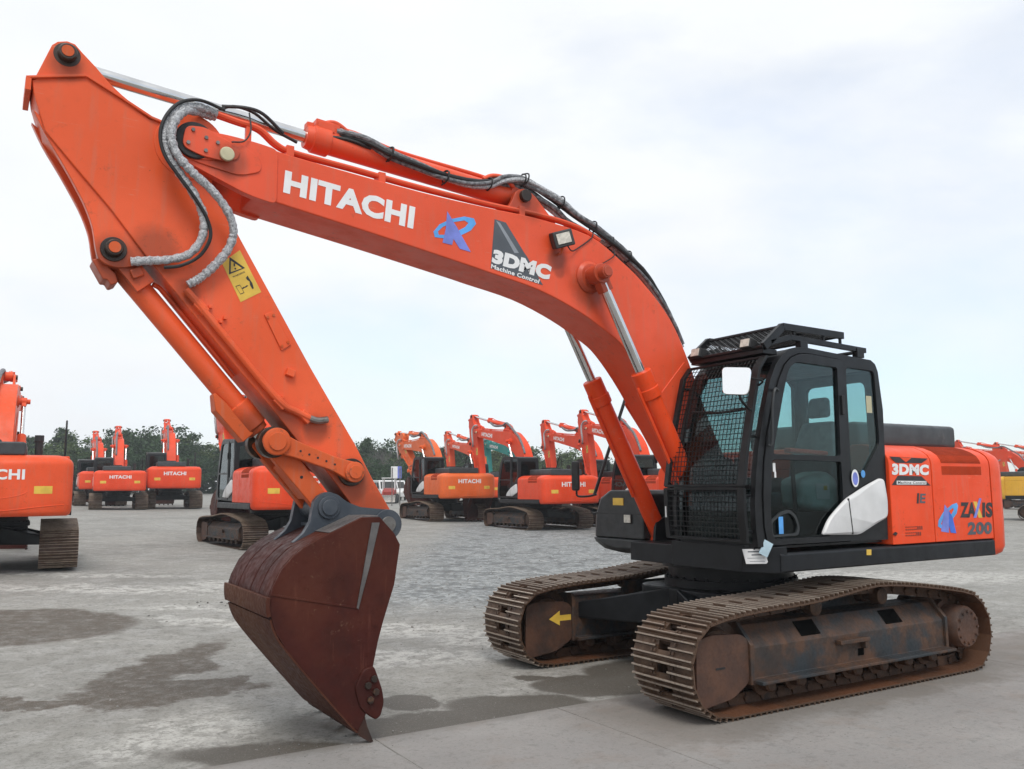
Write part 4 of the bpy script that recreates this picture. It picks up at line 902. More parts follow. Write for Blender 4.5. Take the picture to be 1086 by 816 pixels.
    m = MB(); m.box(4.99,5.03,.16,.21,4.32,4.47); m.build('pipe_clamp', 'orange', bo, .006)
    return bo
def build_cylinders(root, hero=True):
    for y in (.37, -.37):
        a, b = Vector((.58,y,1.25)), Vector((1.90,y,3.69)); d = (b-a).normalized()
        m = MB(); e = a+d*1.80; m.lathe(a, e, [(0,.085),(.02,.088),(.85,.088),(.852,.104),(.905,.106),(.907,.098),(.995,.098),(1,.09)], 32); m.cyl((a.x,y-.06,a.z),(a.x,y+.06,a.z), .11)
        s = 1 if y > 0 else -1
        c = m.build('boom_cylinder', 'orange_hot', root, .004)
        r = MB(); r.cyl(e-d*.05, b-d*.05, .046, seg=24); r.build('rod', 'chrome', c)
        r = MB(); r.cyl((1.90,y-.058,3.69),(1.90,y+.058,3.69), .092, seg=28); r.obox(b-d*.11, d*.06, Vector((0,.045,0)), d.cross(Vector((0,1,0)))*.06); r.build('rod_eye', 'orange', c, .006)
        r = MB(); o = d.cross(Vector((0,1,0)))*-.11
        r.tube([a+d*.55+o, a+d*1.0+o, a+d*1.6+o, a+d*1.68+o*.9], .017, 8, 4); r.build('oil_pipe', 'orange_hot', c)
def arm_cyl(root, pa, pb, L):       # from the boom bracket to the arm horn
    a, b = Vector(pa), Vector(pb); d = (b-a).normalized()
    m = MB(); e = a+d*L; m.lathe(a, e, [(0,.08),(.02,.092),(.90,.092),(.902,.112),(.97,.112),(.972,.1),(1,.09)], 32); m.cyl((a.x,-.09,a.z),(a.x,.09,a.z), .11)
    n = Vector((-d.z,0,d.x)); n = n if n.z > 0 else -n
    m.obox(e-d*.16+n*.10, d*.10, Vector((0,.07,0)), n*.05)
    c = m.build('arm_cylinder', 'orange', root, .005)
    r = MB(); r.cyl(e-d*.05, b-d*.05, .05, seg=24); r.build('rod', 'chrome', c)
    r = MB(); r.cyl((b.x,-.085,b.z),(b.x,.085,b.z), .10); r.build('rod_eye', 'orange', c, .006)
    r = MB(); r.tube([e-d*.16+n*.13, e-d*.4+n*.155, e-d*.8+n*.11, a+d*.4+n*.12, a+d*.25+n*.1], .018, 8, 5); r.build('oil_pipe', 'orange', c)
    return c
def build_arm(root, hero=True):
    mb = MB(); mb.prism(ARM, -.165, .165); arm = mb.build('arm', 'armpaint', root, .01, smooth=25)
    m = MB()
    for s in (1, -1):
        y0, y1 = sorted((s*.10, s*.164))
        m.prism([(6.40,4.47),(6.397,4.505),(6.315,4.745),(6.283,4.778),(6.226,4.797),(6.177,4.788),(6.13,4.74),(6.041,4.658),(5.957,4.569),(5.87,4.50),(5.70,4.385),(5.86,4.44),(6.10,4.55)], y0, y1)
        y0, y1 = sorted((s*.085, s*.145)); m.prism(crom([(6.40,4.28,0),(6.328,4.135,0),(6.212,3.948,0),(6.126,3.80,0),(6.063,3.68,0),(6.011,3.542,0),(5.985,3.40,0),(5.955,3.32,0),(5.87,3.285,0),(5.76,3.30,0),(5.66,3.36,0)], 3) and [(p.x, p.y) for p in crom([(6.40,4.28,0),(6.328,4.135,0),(6.212,3.948,0),(6.126,3.80,0),(6.063,3.68,0),(6.011,3.542,0),(5.985,3.40,0),(5.955,3.32,0),(5.87,3.285,0),(5.76,3.30,0),(5.66,3.36,0)], 3)]+[(5.72,3.46),(6.3,4.2)], y0, y1)
    m.build('cylinder_lugs', 'armpaint', arm, .006)
    m = MB()         # cover strips standing proud along the spine
    def strip(L, w, t):
        for (x0, z0), (x1, z1) in zip(L, L[1:]):
            d = Vector((x1-x0, 0, z1-z0)); n = Vector((-d.z, 0, d.x)).normalized(); n = n if n.z > -.2 else -n
            m.obox(Vector(((x0+x1)/2, 0, (z0+z1)/2))+n*t, d*.5, Vector((0,w,0)), n*t)
    strip([(6.45,4.468),(6.10,4.568),(5.87,4.462),(5.68,4.368),(5.58,4.345)], .185, .009); m.box(6.42,6.455,-.185,.185,4.39,4.475)
    m.build('spine_strip', 'armpaint', arm, .004)
    m = MB()
    m.cyl((5.41,-.172,4.225),(5.41,.172,4.225), .245, seg=48); m.build('pivot_boss', 'armpaint', arm, .006)
    for x, z, w, r, nm in ((6.222,4.700,.225,.058,'horn_pin'),(5.875,3.405,.215,.058,'cylinder_pin')):
        m = MB(); m.lathe((x,-w,z),(x,w,z), [(0,r*.9),(.02,r),(.13,r),(.131,r*1.45),(.25,r*1.5),(.75,r*1.5),(.869,r*1.45),(.87,r),(.98,r),(1,r*.9)]); p = m.build(nm, 'grease', arm, .004)
        m = MB(); m.cyl((x,w,z),(x,w+.006,z), r*.66, seg=20); m.build('pin_face', 'worn', p)
    m = MB(); m.cyl((4.157,-.262,1.903),(4.157,.262,1.903), .062, seg=28); lp = m.build('link_pin', 'worn', arm, .006)
    m = MB(); m.cyl((4.157,-.2,1.903),(4.157,.2,1.903), .105, seg=28); m.build('link_boss', 'grease', arm, .006)
    m = MB(); m.cyl((3.885,-.275,1.505),(3.885,.275,1.505), .062, seg=28); m.build('bucket_pin', 'steel', arm, .006)
    # flank fittings
    m = MB(); m.tube([(5.41,.205,3.17),(5.33,.205,3.085),(5.07,.205,2.79),(4.807,.205,2.497),(4.692,.205,2.385),(4.60,.205,2.345),(4.50,.205,2.30)], .026, 10, 5); m.build('hydraulic_pipe', 'armpaint', arm)
    for x, z in ((5.30,3.055),(4.72,2.405),(4.53,2.31)): m = MB(); m.obox((x,.19,z), Vector((.035,0,.035)), Vector((0,.03,0)), Vector((-.022,0,.022))); m.build('pipe_clamp', 'armpaint', arm, .006)
    m = MB(); m.obox((4.646,.185,2.633), (.03,0,.01), (0,.02,0), (-.008,0,.026)); m.build('lug_block', 'armpaint', arm, .006); m = MB(); m.obox((5.16,.178,2.97), (.012,0,.0), (0,.014,0), (0,0,.012)); m.obox((5.13,.178,3.0), (.012,0,.0), (0,.014,0), (0,0,.012)); m.obox((5.235,.178,3.07), (.012,0,.0), (0,.014,0), (0,0,.012)); m.obox((4.70,.178,2.45), (.012,0,.0), (0,.014,0), (0,0,.012))
    m.build('weld_studs', 'armpaint', arm, .004)
    m = MB(); m.tube([(4.50,.205,2.30),(4.44,.205,2.285),(4.36,.20,2.295)], .026, 10, 3); m.build('hose_stub', 'steel', arm)
    q = T['arm_plate']; m = MB(); m.prism(q, .1651, .178); ap = m.build('inspection_plate', 'armpaint', arm, .004)
    for u in (.18, .82):
        for v in (.1, .9):
            A = Vector(q[0]).lerp(Vector(q[1]), u).lerp(Vector(q[3]).lerp(Vector(q[2]), u), v); m = MB(); m.cyl((A.x,.178,A.y),(A.x,.186,A.y), .011, seg=6); m.build('bolt', 'worn', ap)
    w = decal('warning_sticker', [T['warn']], .1675, 'ink_yellow', arm, .0025)
    m = MB(); holed(m, T['warn_tri'], [T['warn_in']], .1676, .1685); 
    for k in ('warn_man','warn_arrow'): m.prism(T[k], .1676, .1685)
    holed(m, T['warn_box'], [pz(T['warn_box'], .006)], .1676, .1685)
    m.build('sticker_print', 'ink_black', w, smooth=0)
    text_obj('sticker_lettering', 'WARNING', [T['warn_bar'][0],T['warn_bar'][1],T['warn_bar'][3],T['warn_bar'][2]], .1685, 'ink_black', w, .02)
    cx = sum(p[0] for p in T['warn_tri'])/3; cz = sum(p[1] for p in T['warn_tri'])/3
    m = MB(); m.prism([(cx-.004+.012,cz+.022),(cx-.004,cz+.024),(cx-.004,cz),(cx+.006,cz)], .1676, .1686); m.cyl((cx-.006,.1676,cz-.016),(cx-.006,.1686,cz-.016), .007, seg=10); m.build('sticker_print', 'ink_black', w, smooth=0)
    return arm
def build_bucket_gear(root, hero=True):
    a, b = Vector((5.862,0,3.385)), Vector((4.762,0,2.135)); d = (b-a).normalized(); n = Vector((-d.z,0,d.x)); n = n if n.x > 0 else -n
    m = MB(); e = a+d*1.575; m.lathe(a, e, [(0,.075),(.03,.082),(.84,.082),(.842,.10),(.97,.10),(.975,.085),(1,.08)], 32); m.cyl((a.x,-.08,a.z),(a.x,.08,a.z), .10)
    m.obox(a+d*.17-n*.02, d*.12, Vector((0,.12,0)), n*.07)
    c = m.build('bucket_cylinder', 'armpaint', root, .006)
    m = MB(); m.loft([[e-d*.42+n*.07+Vector((0,s,0)) for s in (-.06,.06)]+[e-d*.42+n*.09+Vector((0,s,0)) for s in (.06,-.06)], [e-d*.32+n*.06+Vector((0,s,0)) for s in (-.075,.075)]+[e-d*.32+n*.155+Vector((0,s,0)) for s in (.075,-.075)], [e-d*.02+n*.05+Vector((0,s,0)) for s in (-.075,.075)]+[e-d*.02+n*.15+Vector((0,s,0)) for s in (.075,-.075)]])
    m.build('port_block', 'worn', c, .008)
    m = MB(); m.tube([a+d*.30-n*.09+Vector((0,.03,0)), a+d*.4-n*.12, a+d*.9-n*.12, a+d*1.15-n*.115], .018, 8, 4); m.build('oil_pipe', 'armpaint', c)
    m = MB(); m.cyl(e-d*.03, b-d*.03, .048, seg=20); m.build('rod', 'chrome', c)
    m = MB()
    lug = rounded([(6.0,3.33),(5.95,3.345),(5.85,3.25),(5.83,3.19),(5.875,3.165),(5.90,3.205),(5.925,3.20)], .015)
    m.prism(lug, -.10, .10); m.obox((5.72,.10,3.265), Vector((.035,0,-.02)), Vector((0,.05,0)), Vector((.015,0,.03))); m.build('base_lug', 'armpaint', c, .01)
    # rocker links either side of the arm
    for s in (1, -1):
        p, q = Vector((4.755,0,2.119)), Vector((4.157,0,1.903)); d = (q-p).normalized(); n = Vector((-d.z,0,d.x)); n = n if n.z > 0 else -n
        y0, y1 = sorted((s*.185, s*.245)); m = MB()
        pts = [p+n*.085-d*.02, p+d*.16+n*.06, q-d*.16+n*.055, q+n*.08+d*.02, q+d*.085+n*.03, q+d*.085-n*.03, q-n*.08+d*.02, q-d*.16-n*.05, p+d*.16-n*.06, p-n*.085-d*.02, p-d*.09-n*.03, p-d*.09+n*.03]
        m.prism(rounded([(v.x, v.z) for v in pts], .05), y0, y1); lk = m.build('rocker_link', 'worn', root, .01)
        if s > 0:
            for i in range(5): h = p.lerp(q, .30+.11*i); m = MB(); m.cyl((h.x,.2451,h.z),(h.x,.2475,h.z), .0085, seg=10); m.build('link_hole', 'rubber', lk)
            m = MB(); m.lathe((p.x,.245,p.z),(p.x,.275,p.z), [(0,.10),(.8,.10),(1,.09)], 32); m.build('link_collar', 'worn', lk, .004); m = MB(); m.lathe((q.x,.245,q.z),(q.x,.265,q.z), [(0,.078),(.8,.078),(1,.07)], 28); m.build('link_collar', 'worn', lk, .004)
            m = MB(); m.cyl((p.x,.275,p.z),(p.x,.287,p.z), .066, seg=28); m.build('pin_face', 'worn', lk, .005)
            m = MB(); m.cyl((q.x,.265,q.z),(q.x,.282,q.z), .052, seg=28); m.build('pin_face', 'worn', lk, .005)
        else: pass
    m = MB(); m.cyl((4.755,-.30,2.119),(4.755,.244,2.119), .062); 
    for s in (1, -1): y0, y1 = sorted((s*.10, s*.183)); m.cyl((4.755,y0,2.119),(4.755,y1,2.119), .115, seg=28)
    m.build('rocker_pin', 'grease', root, .006)
    # H link down to the bucket
    p, q = Vector((4.755,0,2.119)), Vector((4.354,0,1.642)); d = (q-p).normalized(); n = Vector((-d.z,0,d.x))
    m = MB()
    for s in (1, -1):
        y0, y1 = sorted((s*.09, s*.175)); pts = [p+n*.08-d*.05, p+n*.08+d*.1, q+n*.07-d*.1, q+n*.075+d*.05, q-n*.075+d*.05, q-n*.07-d*.1, p-n*.08+d*.1, p-n*.08-d*.05]
        m.prism(rounded([(v.x, v.z) for v in pts], .03), y0, y1)
    m.obox((p+q)/2+d*.03, d*.16, Vector((0,.09,0)), n*.06)
    hl = m.build('bucket_link', 'worn', root, .012)
    c = (p+q)/2+d*.02; m = MB(); m.cyl((c.x,.1751,c.z),(c.x,.177,c.z), .012, seg=12); m.build('link_hole', 'rubber', hl)
def build_bucket(root, hero=True):
    mb = MB(); bo = crom([(x, z, 0) for x, z in BUCK], 3); W2 = .535; th = .022
    P = [(p.x, p.y) for p in bo]; inn = []
    for i, (x, z) in enumerate(P):
        a, b = Vector(P[max(0,i-1)]), Vector(P[min(len(P)-1,i+1)]); t = (b-a).normalized(); nn = Vector((t.y, -t.x)); nn = nn if nn.dot(Vector((4.3,.9))-Vector((x, z))) > 0 else -nn
        inn.append((x+nn.x*th, z+nn.y*th))
    mb.loft([[(x, -W2, z) for x, z in P+inn[::-1]], [(x, W2, z) for x, z in P+inn[::-1]]])
    bk = mb.build('bucket', 'bucketpaint', root, .004, smooth=30)
    side = BUCK+BUCK_IN
    for s in (1, -1):
        m = MB(); y0, y1 = sorted((s*W2, s*.56)); m.prism(side, y0, y1); sp = m.build('side_plate', 'bucketpaint', bk, .005)
        m = MB(); y0, y1 = sorted((s*.5601, s*.572)); m.prism([(4.085,1.535),(4.145,1.535),(4.205,1.20),(4.252,.945),(4.238,.935),(4.16,1.22)], y0, y1); m.build('wear_strip', 'stripe', sp, .003)
        m = MB(); y0, y1 = sorted((s*.5601, s*.566)); m.prism([(4.86,1.085),(4.86,1.07),(4.235,.935),(4.235,.95)], y0, y1); m.build('weld_seam', 'bucketpaint', sp, .002)
        m = MB(); y0, y1 = sorted((s*.545, s*.5765)); m.prism(rounded([(4.118,.54),(4.085,.46),(4.05,.365),(4.035,.28),(4.06,.19),(4.095,.165),(4.15,.20),(4.215,.26),(4.26,.40),(4.20,.52)], .03), y0, y1); sc = m.build('side_cutter', 'bucketpaint', sp, .012)
        for x, z in ((4.12,.45),(4.105,.36),(4.165,.41),(4.145,.31)): y0, y1 = sorted((s*.576, s*.596)); m = MB(); m.cyl((x,y0,z),(x,y1,z), .026, seg=6); m.build('cutter_bolt', 'grease', sc, .003)
    # wear plates and weld lines round the back of the shell
    def band(k0, k1, y0, y1, off, nm, mat):
        seg = crom([(x, z, 0) for x, z in BUCK], 6); n = len(seg); m = MB(); rows = []
        for i in range(int(k0*(n-1)), int(k1*(n-1))+1):
            t = (seg[min(n-1,i+1)]-seg[max(0,i-1)]).normalized(); nn = Vector((t.y,-t.x)); nn = -nn if nn.dot(Vector((4.3,.9))-Vector((seg[i].x, seg[i].y))) > 0 else nn
            a = Vector((seg[i].x, seg[i].y)); o = a+nn*off; w = a-nn*.002
            rows.append([(o.x,y0,o.y),(o.x,y1,o.y),(w.x,y1,w.y),(w.x,y0,w.y)])
        m.loft(rows); return m.build(nm, mat, bk, .004)
    band(.505,.60,-.575,.575,.026,'wear_plate','bucketedge')
    band(.615,.98,-.56,.56,.010,'wear_plate','bucketedge')
    for y in (-.25,.08,.30): band(.17,.50,y-.005,y+.005,.0035,'weld_seam','bucketpaint')
    # lip and teeth
    m = MB(); m.prism([(4.29,.20),(4.215,.085),(4.185,.10),(4.175,.19),(4.23,.24)], -.534, .534); m.build('cutting_lip', 'bucketedge', bk, .005)
    tm = MB(); tm.loft([[(4.275,s*.045,.175) if 0 else (4.262,s,.165) for s in (-.045,.045)]+[(4.175,s,.215) for s in (.045,-.045)], [(4.205,s,.065) for s in (-.042,.042)]+[(4.150,s,.125) for s in (.042,-.042)], [(4.118,s,.006) for s in (-.03,.03)]+[(4.098,s,.012) for s in (.03,-.03)]]); tme = tm.mesh('bucket_tooth', 30)
    for y in (-.50,-.25,0,.25,.50): o = obj('bucket_tooth', tme, 'tooth', bk); o.location = (0,y,0)
    ear = rounded(T['bucket_ear'], .01)
    for s in (1, -1):
        y0, y1 = sorted((s*.19, s*.25)); m = MB(); m.prism(ear, y0, y1); m.build('hanger_lug', 'ear', bk, .008)
    m = MB(); m.cyl((4.354,-.285,1.642),(4.354,.285,1.642), .06, seg=24); m.cyl((4.354,-.27,1.642),(4.354,.27,1.642), .085, seg=28); m.build('hanger_pin', 'ear', bk, .006)
    m = MB(); m.cyl((3.885,-.262,1.505),(3.885,.262,1.505), .115, seg=32); m.build('hinge_boss', 'ear', bk, .006)
    m = MB(); m.prism([(4.30,1.545),(3.96,1.60),(3.95,1.50),(4.10,1.545),(4.215,1.56)], -.535, .535) if 0 else m.box(4.02,4.42,-.188,.188,1.50,1.525); m.build('hanger_web', 'ear', bk, .004)
    for s in (1, -1): y0, y1 = sorted((s*.2501, s*.535)); m = MB(); m.prism([(4.46,1.475),(4.20,1.585),(4.08,1.585),(4.10,1.545),(4.215,1.555),(4.40,1.455)], y0, y1); m.build('top_plate', 'stripe', bk, .004)
    return bk
def build_hoses(root):
    ya = .30
    m = MB(); m.tube([(5.25,.22,4.49),(5.38,.25,4.495),(5.50,.29,4.445),(5.585,.31,4.34),(5.615,.32,4.22),(5.59,.32,4.09),(5.50,.31,3.96),(5.40,.30,3.835),(5.325,.28,3.69),(5.325,.26,3.545),(5.40,.235,3.42),(5.53,.215,3.365),(5.65,.20,3.345),(5.765,.17,3.33)], .030, 14, 9, .15)
    m.build('wrapped_hose', 'wrap', root)
    m = MB(); m.tube([(5.25,.18,4.475),(5.38,.22,4.47),(5.48,.31,4.42),(5.55,.355,4.32),(5.575,.365,4.20),(5.535,.365,4.08),(5.43,.355,3.975),(5.28,.335,3.865),(5.165,.31,3.74),(5.115,.28,3.61),(5.145,.25,3.48),(5.235,.23,3.35),(5.32,.215,3.26),(5.395,.205,3.205)], .030, 14, 9, .15)
    m.build('wrapped_hose', 'wrap', root)
    m = MB(); m.tube([(5.20,.26,4.51),(5.38,.29,4.53),(5.52,.325,4.465),(5.61,.35,4.34),(5.645,.355,4.20),(5.61,.35,4.06),(5.51,.34,3.93),(5.40,.33,3.80),(5.305,.31,3.665),(5.275,.29,3.54),(5.335,.26,3.41),(5.45,.235,3.33),(5.56,.215,3.305)], .0125, 8, 6)
    m.build('thin_hose', 'rubber', root)
    m = MB(); m.tube([(5.20,.17,4.56),(5.10,.14,4.61),(4.95,.12,4.60),(4.80,.13,4.50),(4.62,.12,4.44)], .012, 6, 5); m.tube([(5.2,.16,4.58),(5.03,.18,4.60),(4.9,.18,4.58),(4.74,.16,4.47)], .014, 6, 5); m.tube([(5.02,.24,4.54),(5.01,.26,4.40),(5.06,.28,4.30),(5.15,.29,4.27)], .006, 6, 5); m.build('thin_hose', 'rubber', root)
    B1 = [(4.28,.04,4.63),(4.05,.10,4.585),(3.85,.14,4.50),(3.6,.16,4.43),(3.35,.16,4.395),(3.1,.14,4.39),(2.9,.12,4.43),(2.75,.12,4.50),(2.55,.12,4.53),(2.35,.13,4.475),(2.15,.15,4.385),(1.98,.16,4.28),(1.80,.17,4.20),(1.6,.18,4.09),(1.4,.18,3.97),(1.2,.18,3.82),(1.0,.18,3.60),(.84,.18,3.36),(.74,.18,3.16)]
    B2 = [(3.0,.05,4.42),(2.8,.05,4.49),(2.6,.06,4.50),(2.4,.06,4.43),(2.2,.08,4.33),(2.05,.08,4.23),(1.9,.08,4.17),(1.6,.10,4.08),(1.4,.10,3.95),(1.2,.10,3.80),(1.0,.10,3.57),(.85,.10,3.33),(.72,.10,3.08)]
    rh = random.Random(9)
    for L, ns, rr in ((B1, 4, .021), (B2, 3, .022)):
        for k in range(ns):
            ph = 6.28*k/ns; P = []
            for i, (x, y, z) in enumerate(L):
                a = ph+i*.55; q = rr*1.05+rh.uniform(-.006,.010); P.append((x, y+q*math.cos(a), z+q*math.sin(a)))
            m = MB(); m.tube(P, rr*rh.uniform(.85,1.1), 9, 5, .07); m.build('boom_hose', ('sleeve','wrap','sleeve','rubber')[k], root)
    for i in (2, 4, 6, 8, 10, 12, 14):
        x, y, z = B1[i]; m = MB(); m.tube([(x,y-.055,z-.02),(x+.004,y-.02,z-.055),(x,y+.045,z-.03),(x-.004,y+.05,z+.03),(x,y,z+.052),(x,y-.05,z+.03),(x,y-.055,z-.02)], .007, 6, 3); m.build('hose_strap', 'rubber', root)
    m = MB()
    m.b.free(); m = MB(); m.tube([(4.36,.0,4.60),(4.25,.03,4.62),(4.05,.03,4.56),(3.9,.06,4.53)], .016, 6, 5); m.tube([(4.40,.06,4.56),(4.2,.09,4.565),(4.0,.10,4.53)], .016, 6, 5)
    for x, z in ((3.86,4.50),(3.35,4.395),(2.55,4.53),(1.6,4.09)): m.tube([(x,.09,z-.05),(x,.20,z-.04),(x-.01,.21,z+.03),(x,.12,z+.055)], .007, 6, 3)
    m.build('hose_tie', 'rubber', root)
    m = MB(); m.box(4.30,4.44,-.06,.08,4.60,4.68); m.box(4.46,4.52,-.03,.05,4.615,4.665); m.box(3.02,3.08,.0,.06,4.42,4.46); m.tube([(4.42,.03,4.66),(4.30,.05,4.70),(4.18,.06,4.64),(4.02,.08,4.53),(3.7,.10,4.47),(3.3,.11,4.44)], .02, 8, 5); m.tube([(2.95,.1,4.47),(2.85,.1,4.52),(2.72,.1,4.52),(2.62,.08,4.46)], .022, 8, 5); m.build('cylinder_fitting', 'orange', root, .01)
def side_decals(root):
    y = 1.3625
    d = decal('decal_panel', [T['side_x_top'], T['side_x_bot']], y-.0005, 'ink_black', root, .0025)
    decal('decal_panel', [T['side_x_orange']], y+.001, 'orange_hot', d, .0015)
    text_obj('decal_lettering', '3DMC', T['side_word'], y+.0008, 'ink_white', d, .06)
    decal('decal_band', [[T['side_band'][i] for i in (0,1,3,2)]], y+.001, 'ink_white', d, .0015); text_obj('decal_lettering', 'Machine Control', [tuple(Vector(T['side_band'][i])+Vector(o)) for i, o in ((0,(-.015,-.004)),(1,(.015,-.004)),(2,(-.015,.005)),(3,(.015,.005)))], y+.0022, 'ink_black', d, .01)
    q = T['side_e']; decal('emblem', [[(q[0][0], q[0][1]), (q[0][0]-.03, q[0][1]), (q[2][0]-.03, q[2][1]), (q[2][0], q[2][1])]], y+.0005, 'ink_black', root, .002)
    text_obj('lettering', 'E', [(q[0][0]-.045,q[0][1]-.005),(q[1][0],q[1][1]-.005),(q[2][0]-.045,q[2][1]+.005),(q[3][0],q[3][1]+.005)], y+.0006, 'ink_grey', root, .03)
    for k in ('side_t1','side_t2'):       # two rows of small dark stencil marks, too small to read
        a = T[k]; mm = MB(); rnd = random.Random(4)
        n = 9
        for i in range(n):
            u0, u1 = i/n+.012, (i+.72)/n
            A = lambda u, v: (a[0][0]+(a[1][0]-a[0][0])*u, y+.0006, a[0][1]+(a[2][1]-a[0][1])*v)
            for v0, v1 in ((.05,.28),(.62,.9)) if rnd.random() < .6 else ((.05,.9),):
                r0 = [A(u0,v0),A(u1,v0),A(u1,v1),A(u0,v1)]; f = mm.ring(r0); mm.b.faces.new(f)
        mm.build('stencil_marks', simple('faded stencil ink', (.16,.035,.02), .6), root, smooth=0)
    decal('emblem', [T['sk_ring']], y-.0002, 'ink_blue', root, .002); decal('emblem', [T['sk_stroke']], y+.0006, 'ink_violet', root, .002); decal('emblem', [T['sk_leg']], y+.0009, 'ink_deep', root, .002)
    for k, w in (('za','ZA'),('is','IS')): text_obj('lettering', w, T[k], y+.0003, 'ink_black', root, .05)
    decal('lettering', [[T['xs1'][i] for i in (0,1,2,3)]], y+.0003, 'ink_yellow', root, .002); decal('lettering', [T['xs2']], y+.0012, 'ink_violet', root, .002)
    text_obj('lettering', '200', T['n200'], y+.0003, 'ink_grey', root, .05)
    decal('deck_tag', [T['deck_tag']], 1.3665, 'ink_yellow', root, .003)
    m = MB(); m.prism([(-.735,1.325),(-.775,1.345),(-.80,1.33),(-.775,1.31)], 1.3601, 1.372); m.build('door_latch', 'rubber', root)

def main_excavator():
    t = thing('excavator', 'largest orange excavator, in front, with caged black cab and dark red bucket resting on concrete', 'excavator')
    build_lower(t); build_track(t, 1); tr2 = build_track(t, -1)
    m = MB(); yy = -GA+.2605; m.prism([(1.52,.485),(1.42,.52),(1.42,.50),(1.30,.50),(1.30,.455),(1.42,.455),(1.42,.43)][::1], yy-.001, yy+.004) if 0 else m.prism([(1.58,.455),(1.45,.53),(1.45,.485),(1.31,.485),(1.31,.43),(1.45,.43),(1.45,.385)], -GA+.2351, -GA+.238); m.build('direction_arrow', 'ink_yellow', tr2, smooth=0)
    build_upper(t); build_cab(t); build_cylinders(t); build_boom(t)
    arm_cyl(t, (2.55,0,4.385), (6.222,0,4.700), 1.98); build_arm(t); build_bucket_gear(t); build_bucket(t); build_hoses(t); side_decals(t)
    return t
MAIN = main_excavator()

# ------------------------------------------------------------------ the parked machines behind
def copy_tree(o, parent=None, mats=None):
    c = o.copy(); COL.objects.link(c); c.parent = parent
    if mats and c.type == 'MESH' and c.data.materials and c.data.materials[0] and c.data.materials[0].name in mats:
        c.material_slots[0].link = 'OBJECT'; c.material_slots[0].material = mats[c.data.materials[0].name]
    for ch in list(o.children): copy_tree(ch, c, mats)
    return c
def rot_about(p, a): return Matrix.Translation(p) @ Matrix.Rotation(a, 4, 'Y') @ Matrix.Translation(-Vector(p))
def parked_proto(name, boom_a=-2.2, arm_a=-20):
    t = thing(name, 'orange crawler excavator parked in the yard', 'excavator', group='excavators parked in the yard')
    build_lower(t)
    for s in (1, -1):
        y = GA*s; tr = obj('track', simple_track_mesh(y), 'shoe_dark', t); tr.data.materials.append(MT['shoe_bar'])
        track_frame_mesh(y, s).build('track_frame', 'frame_rust', tr)
        for x in (1.56, -1.63):
            m = MB(); m.lathe((x,y-.20,.415),(x,y+.20,.415), [(0,.2),(.05,.24),(.3,.24),(.31,.31),(.69,.31),(.7,.24),(.95,.24),(1,.2)], 24); m.build('sprocket' if x < 0 else 'idler', 'chain', tr)
        m = MB()
        for k in range(7): m.cyl((-1.12+k*.365,y-.2,.2),(-1.12+k*.365,y+.24,.2), .09, seg=12)
        tagk = m.build('rollers', 'chain', tr)
        ic = MB(); yy = y+s*.235; ic.prism(T['idler_cover'], min(yy, yy-s*.025), max(yy, yy-s*.025)); ic.build('idler_cover', 'cover_rust', tr)
    build_upper(t, False); build_cab(t, False); build_cylinders(t, False); bo = build_boom(t, False)
    Mb = rot_about(FOOT, R(boom_a)); Ma = Mb @ rot_about(PIV, R(arm_a))
    before = set(t.children)
    arm = build_arm(t, False); build_bucket_gear(t, False); build_bucket(t, False)
    fr = [o for o in t.children if o not in before]
    for o in fr: o.matrix_local = Ma
    bo.matrix_local = Mb
    for o in t.children:
        if o.name.startswith('boom_cylinder'): o.matrix_local = Mb
    before = set(t.children)
    horn = Mb.inverted() @ Ma @ Vector((6.222,0,4.70)); arm_cyl(t, (2.55,0,4.385), horn, 1.98)
    m = MB()
    m.tube([(5.25,.22,4.49),(5.45,.27,4.48),(5.62,.31,4.30),(5.60,.32,4.0),(5.56,.30,3.75),(5.62,.26,3.55),(5.80,.18,3.50)], .04, 8, 4)
    m.build('wrapped_hose', 'wrap', t)
    m = MB(); m.tube([(4.28,.04,4.63),(3.6,.16,4.43),(2.9,.12,4.43),(2.55,.12,4.53),(2.15,.15,4.385),(1.6,.18,4.09),(1.2,.18,3.82),(.84,.18,3.36),(.74,.18,3.16)], .05, 8, 4); m.build('hose_bundle', 'sleeve', t)
    for o in t.children:
        if o not in before: o.matrix_local = Mb
    mf = MB(); mf.lathe((-1.35,-.75,2.17),(-1.35,-.75,2.62), [(0,.07),(.7,.07),(.72,.085),(1,.085)], 16); mf.build('exhaust_stack', 'rubber', t)
    mf = MB(); mf.prismz(rounded([(-1.9,-.1),(-1.2,-.1),(-1.2,.5),(-1.9,.5)], .1), 2.42, 2.50); mf.build('air_intake', 'plastic', t)
    return t
PROTO = parked_proto('parked_excavator')
MAT = {n: MT[n].name for n in ('orange','orange_hot','armpaint','worn')}
VAR = {}
def variant(nm, c, worn=.14):
    p = paint(nm, c, worn, .36); VAR[nm] = {'orange paint': p, 'red orange paint': p, 'sun faded orange paint': p, 'worn orange paint': p, 'tinted cab glass': MT['glass_shade'], 'dark cab glass': MT['glass_shade'], 'windscreen glass': MT['glass_shade']}
variant('parked orange', (.72,.085,.024)); variant('parked amber', (.70,.125,.026), .2); variant('parked red', (.72,.062,.016)); variant('parked yellow', (.66,.36,.035), .2); variant('parked teal', (.03,.27,.25), .2)
def at_px(u, v):                    # a spot in the yard seen at this place in the photograph
    x, y = (u-543)/910.64, -(v-408)/910.64
    d = _r2*x+_u2*y+_f; z = 0
    for _ in range(60):
        p = CAM+d*((z-CAM.z)/d.z); z = .5*z+.5*hz(p.x, p.y)
    return p
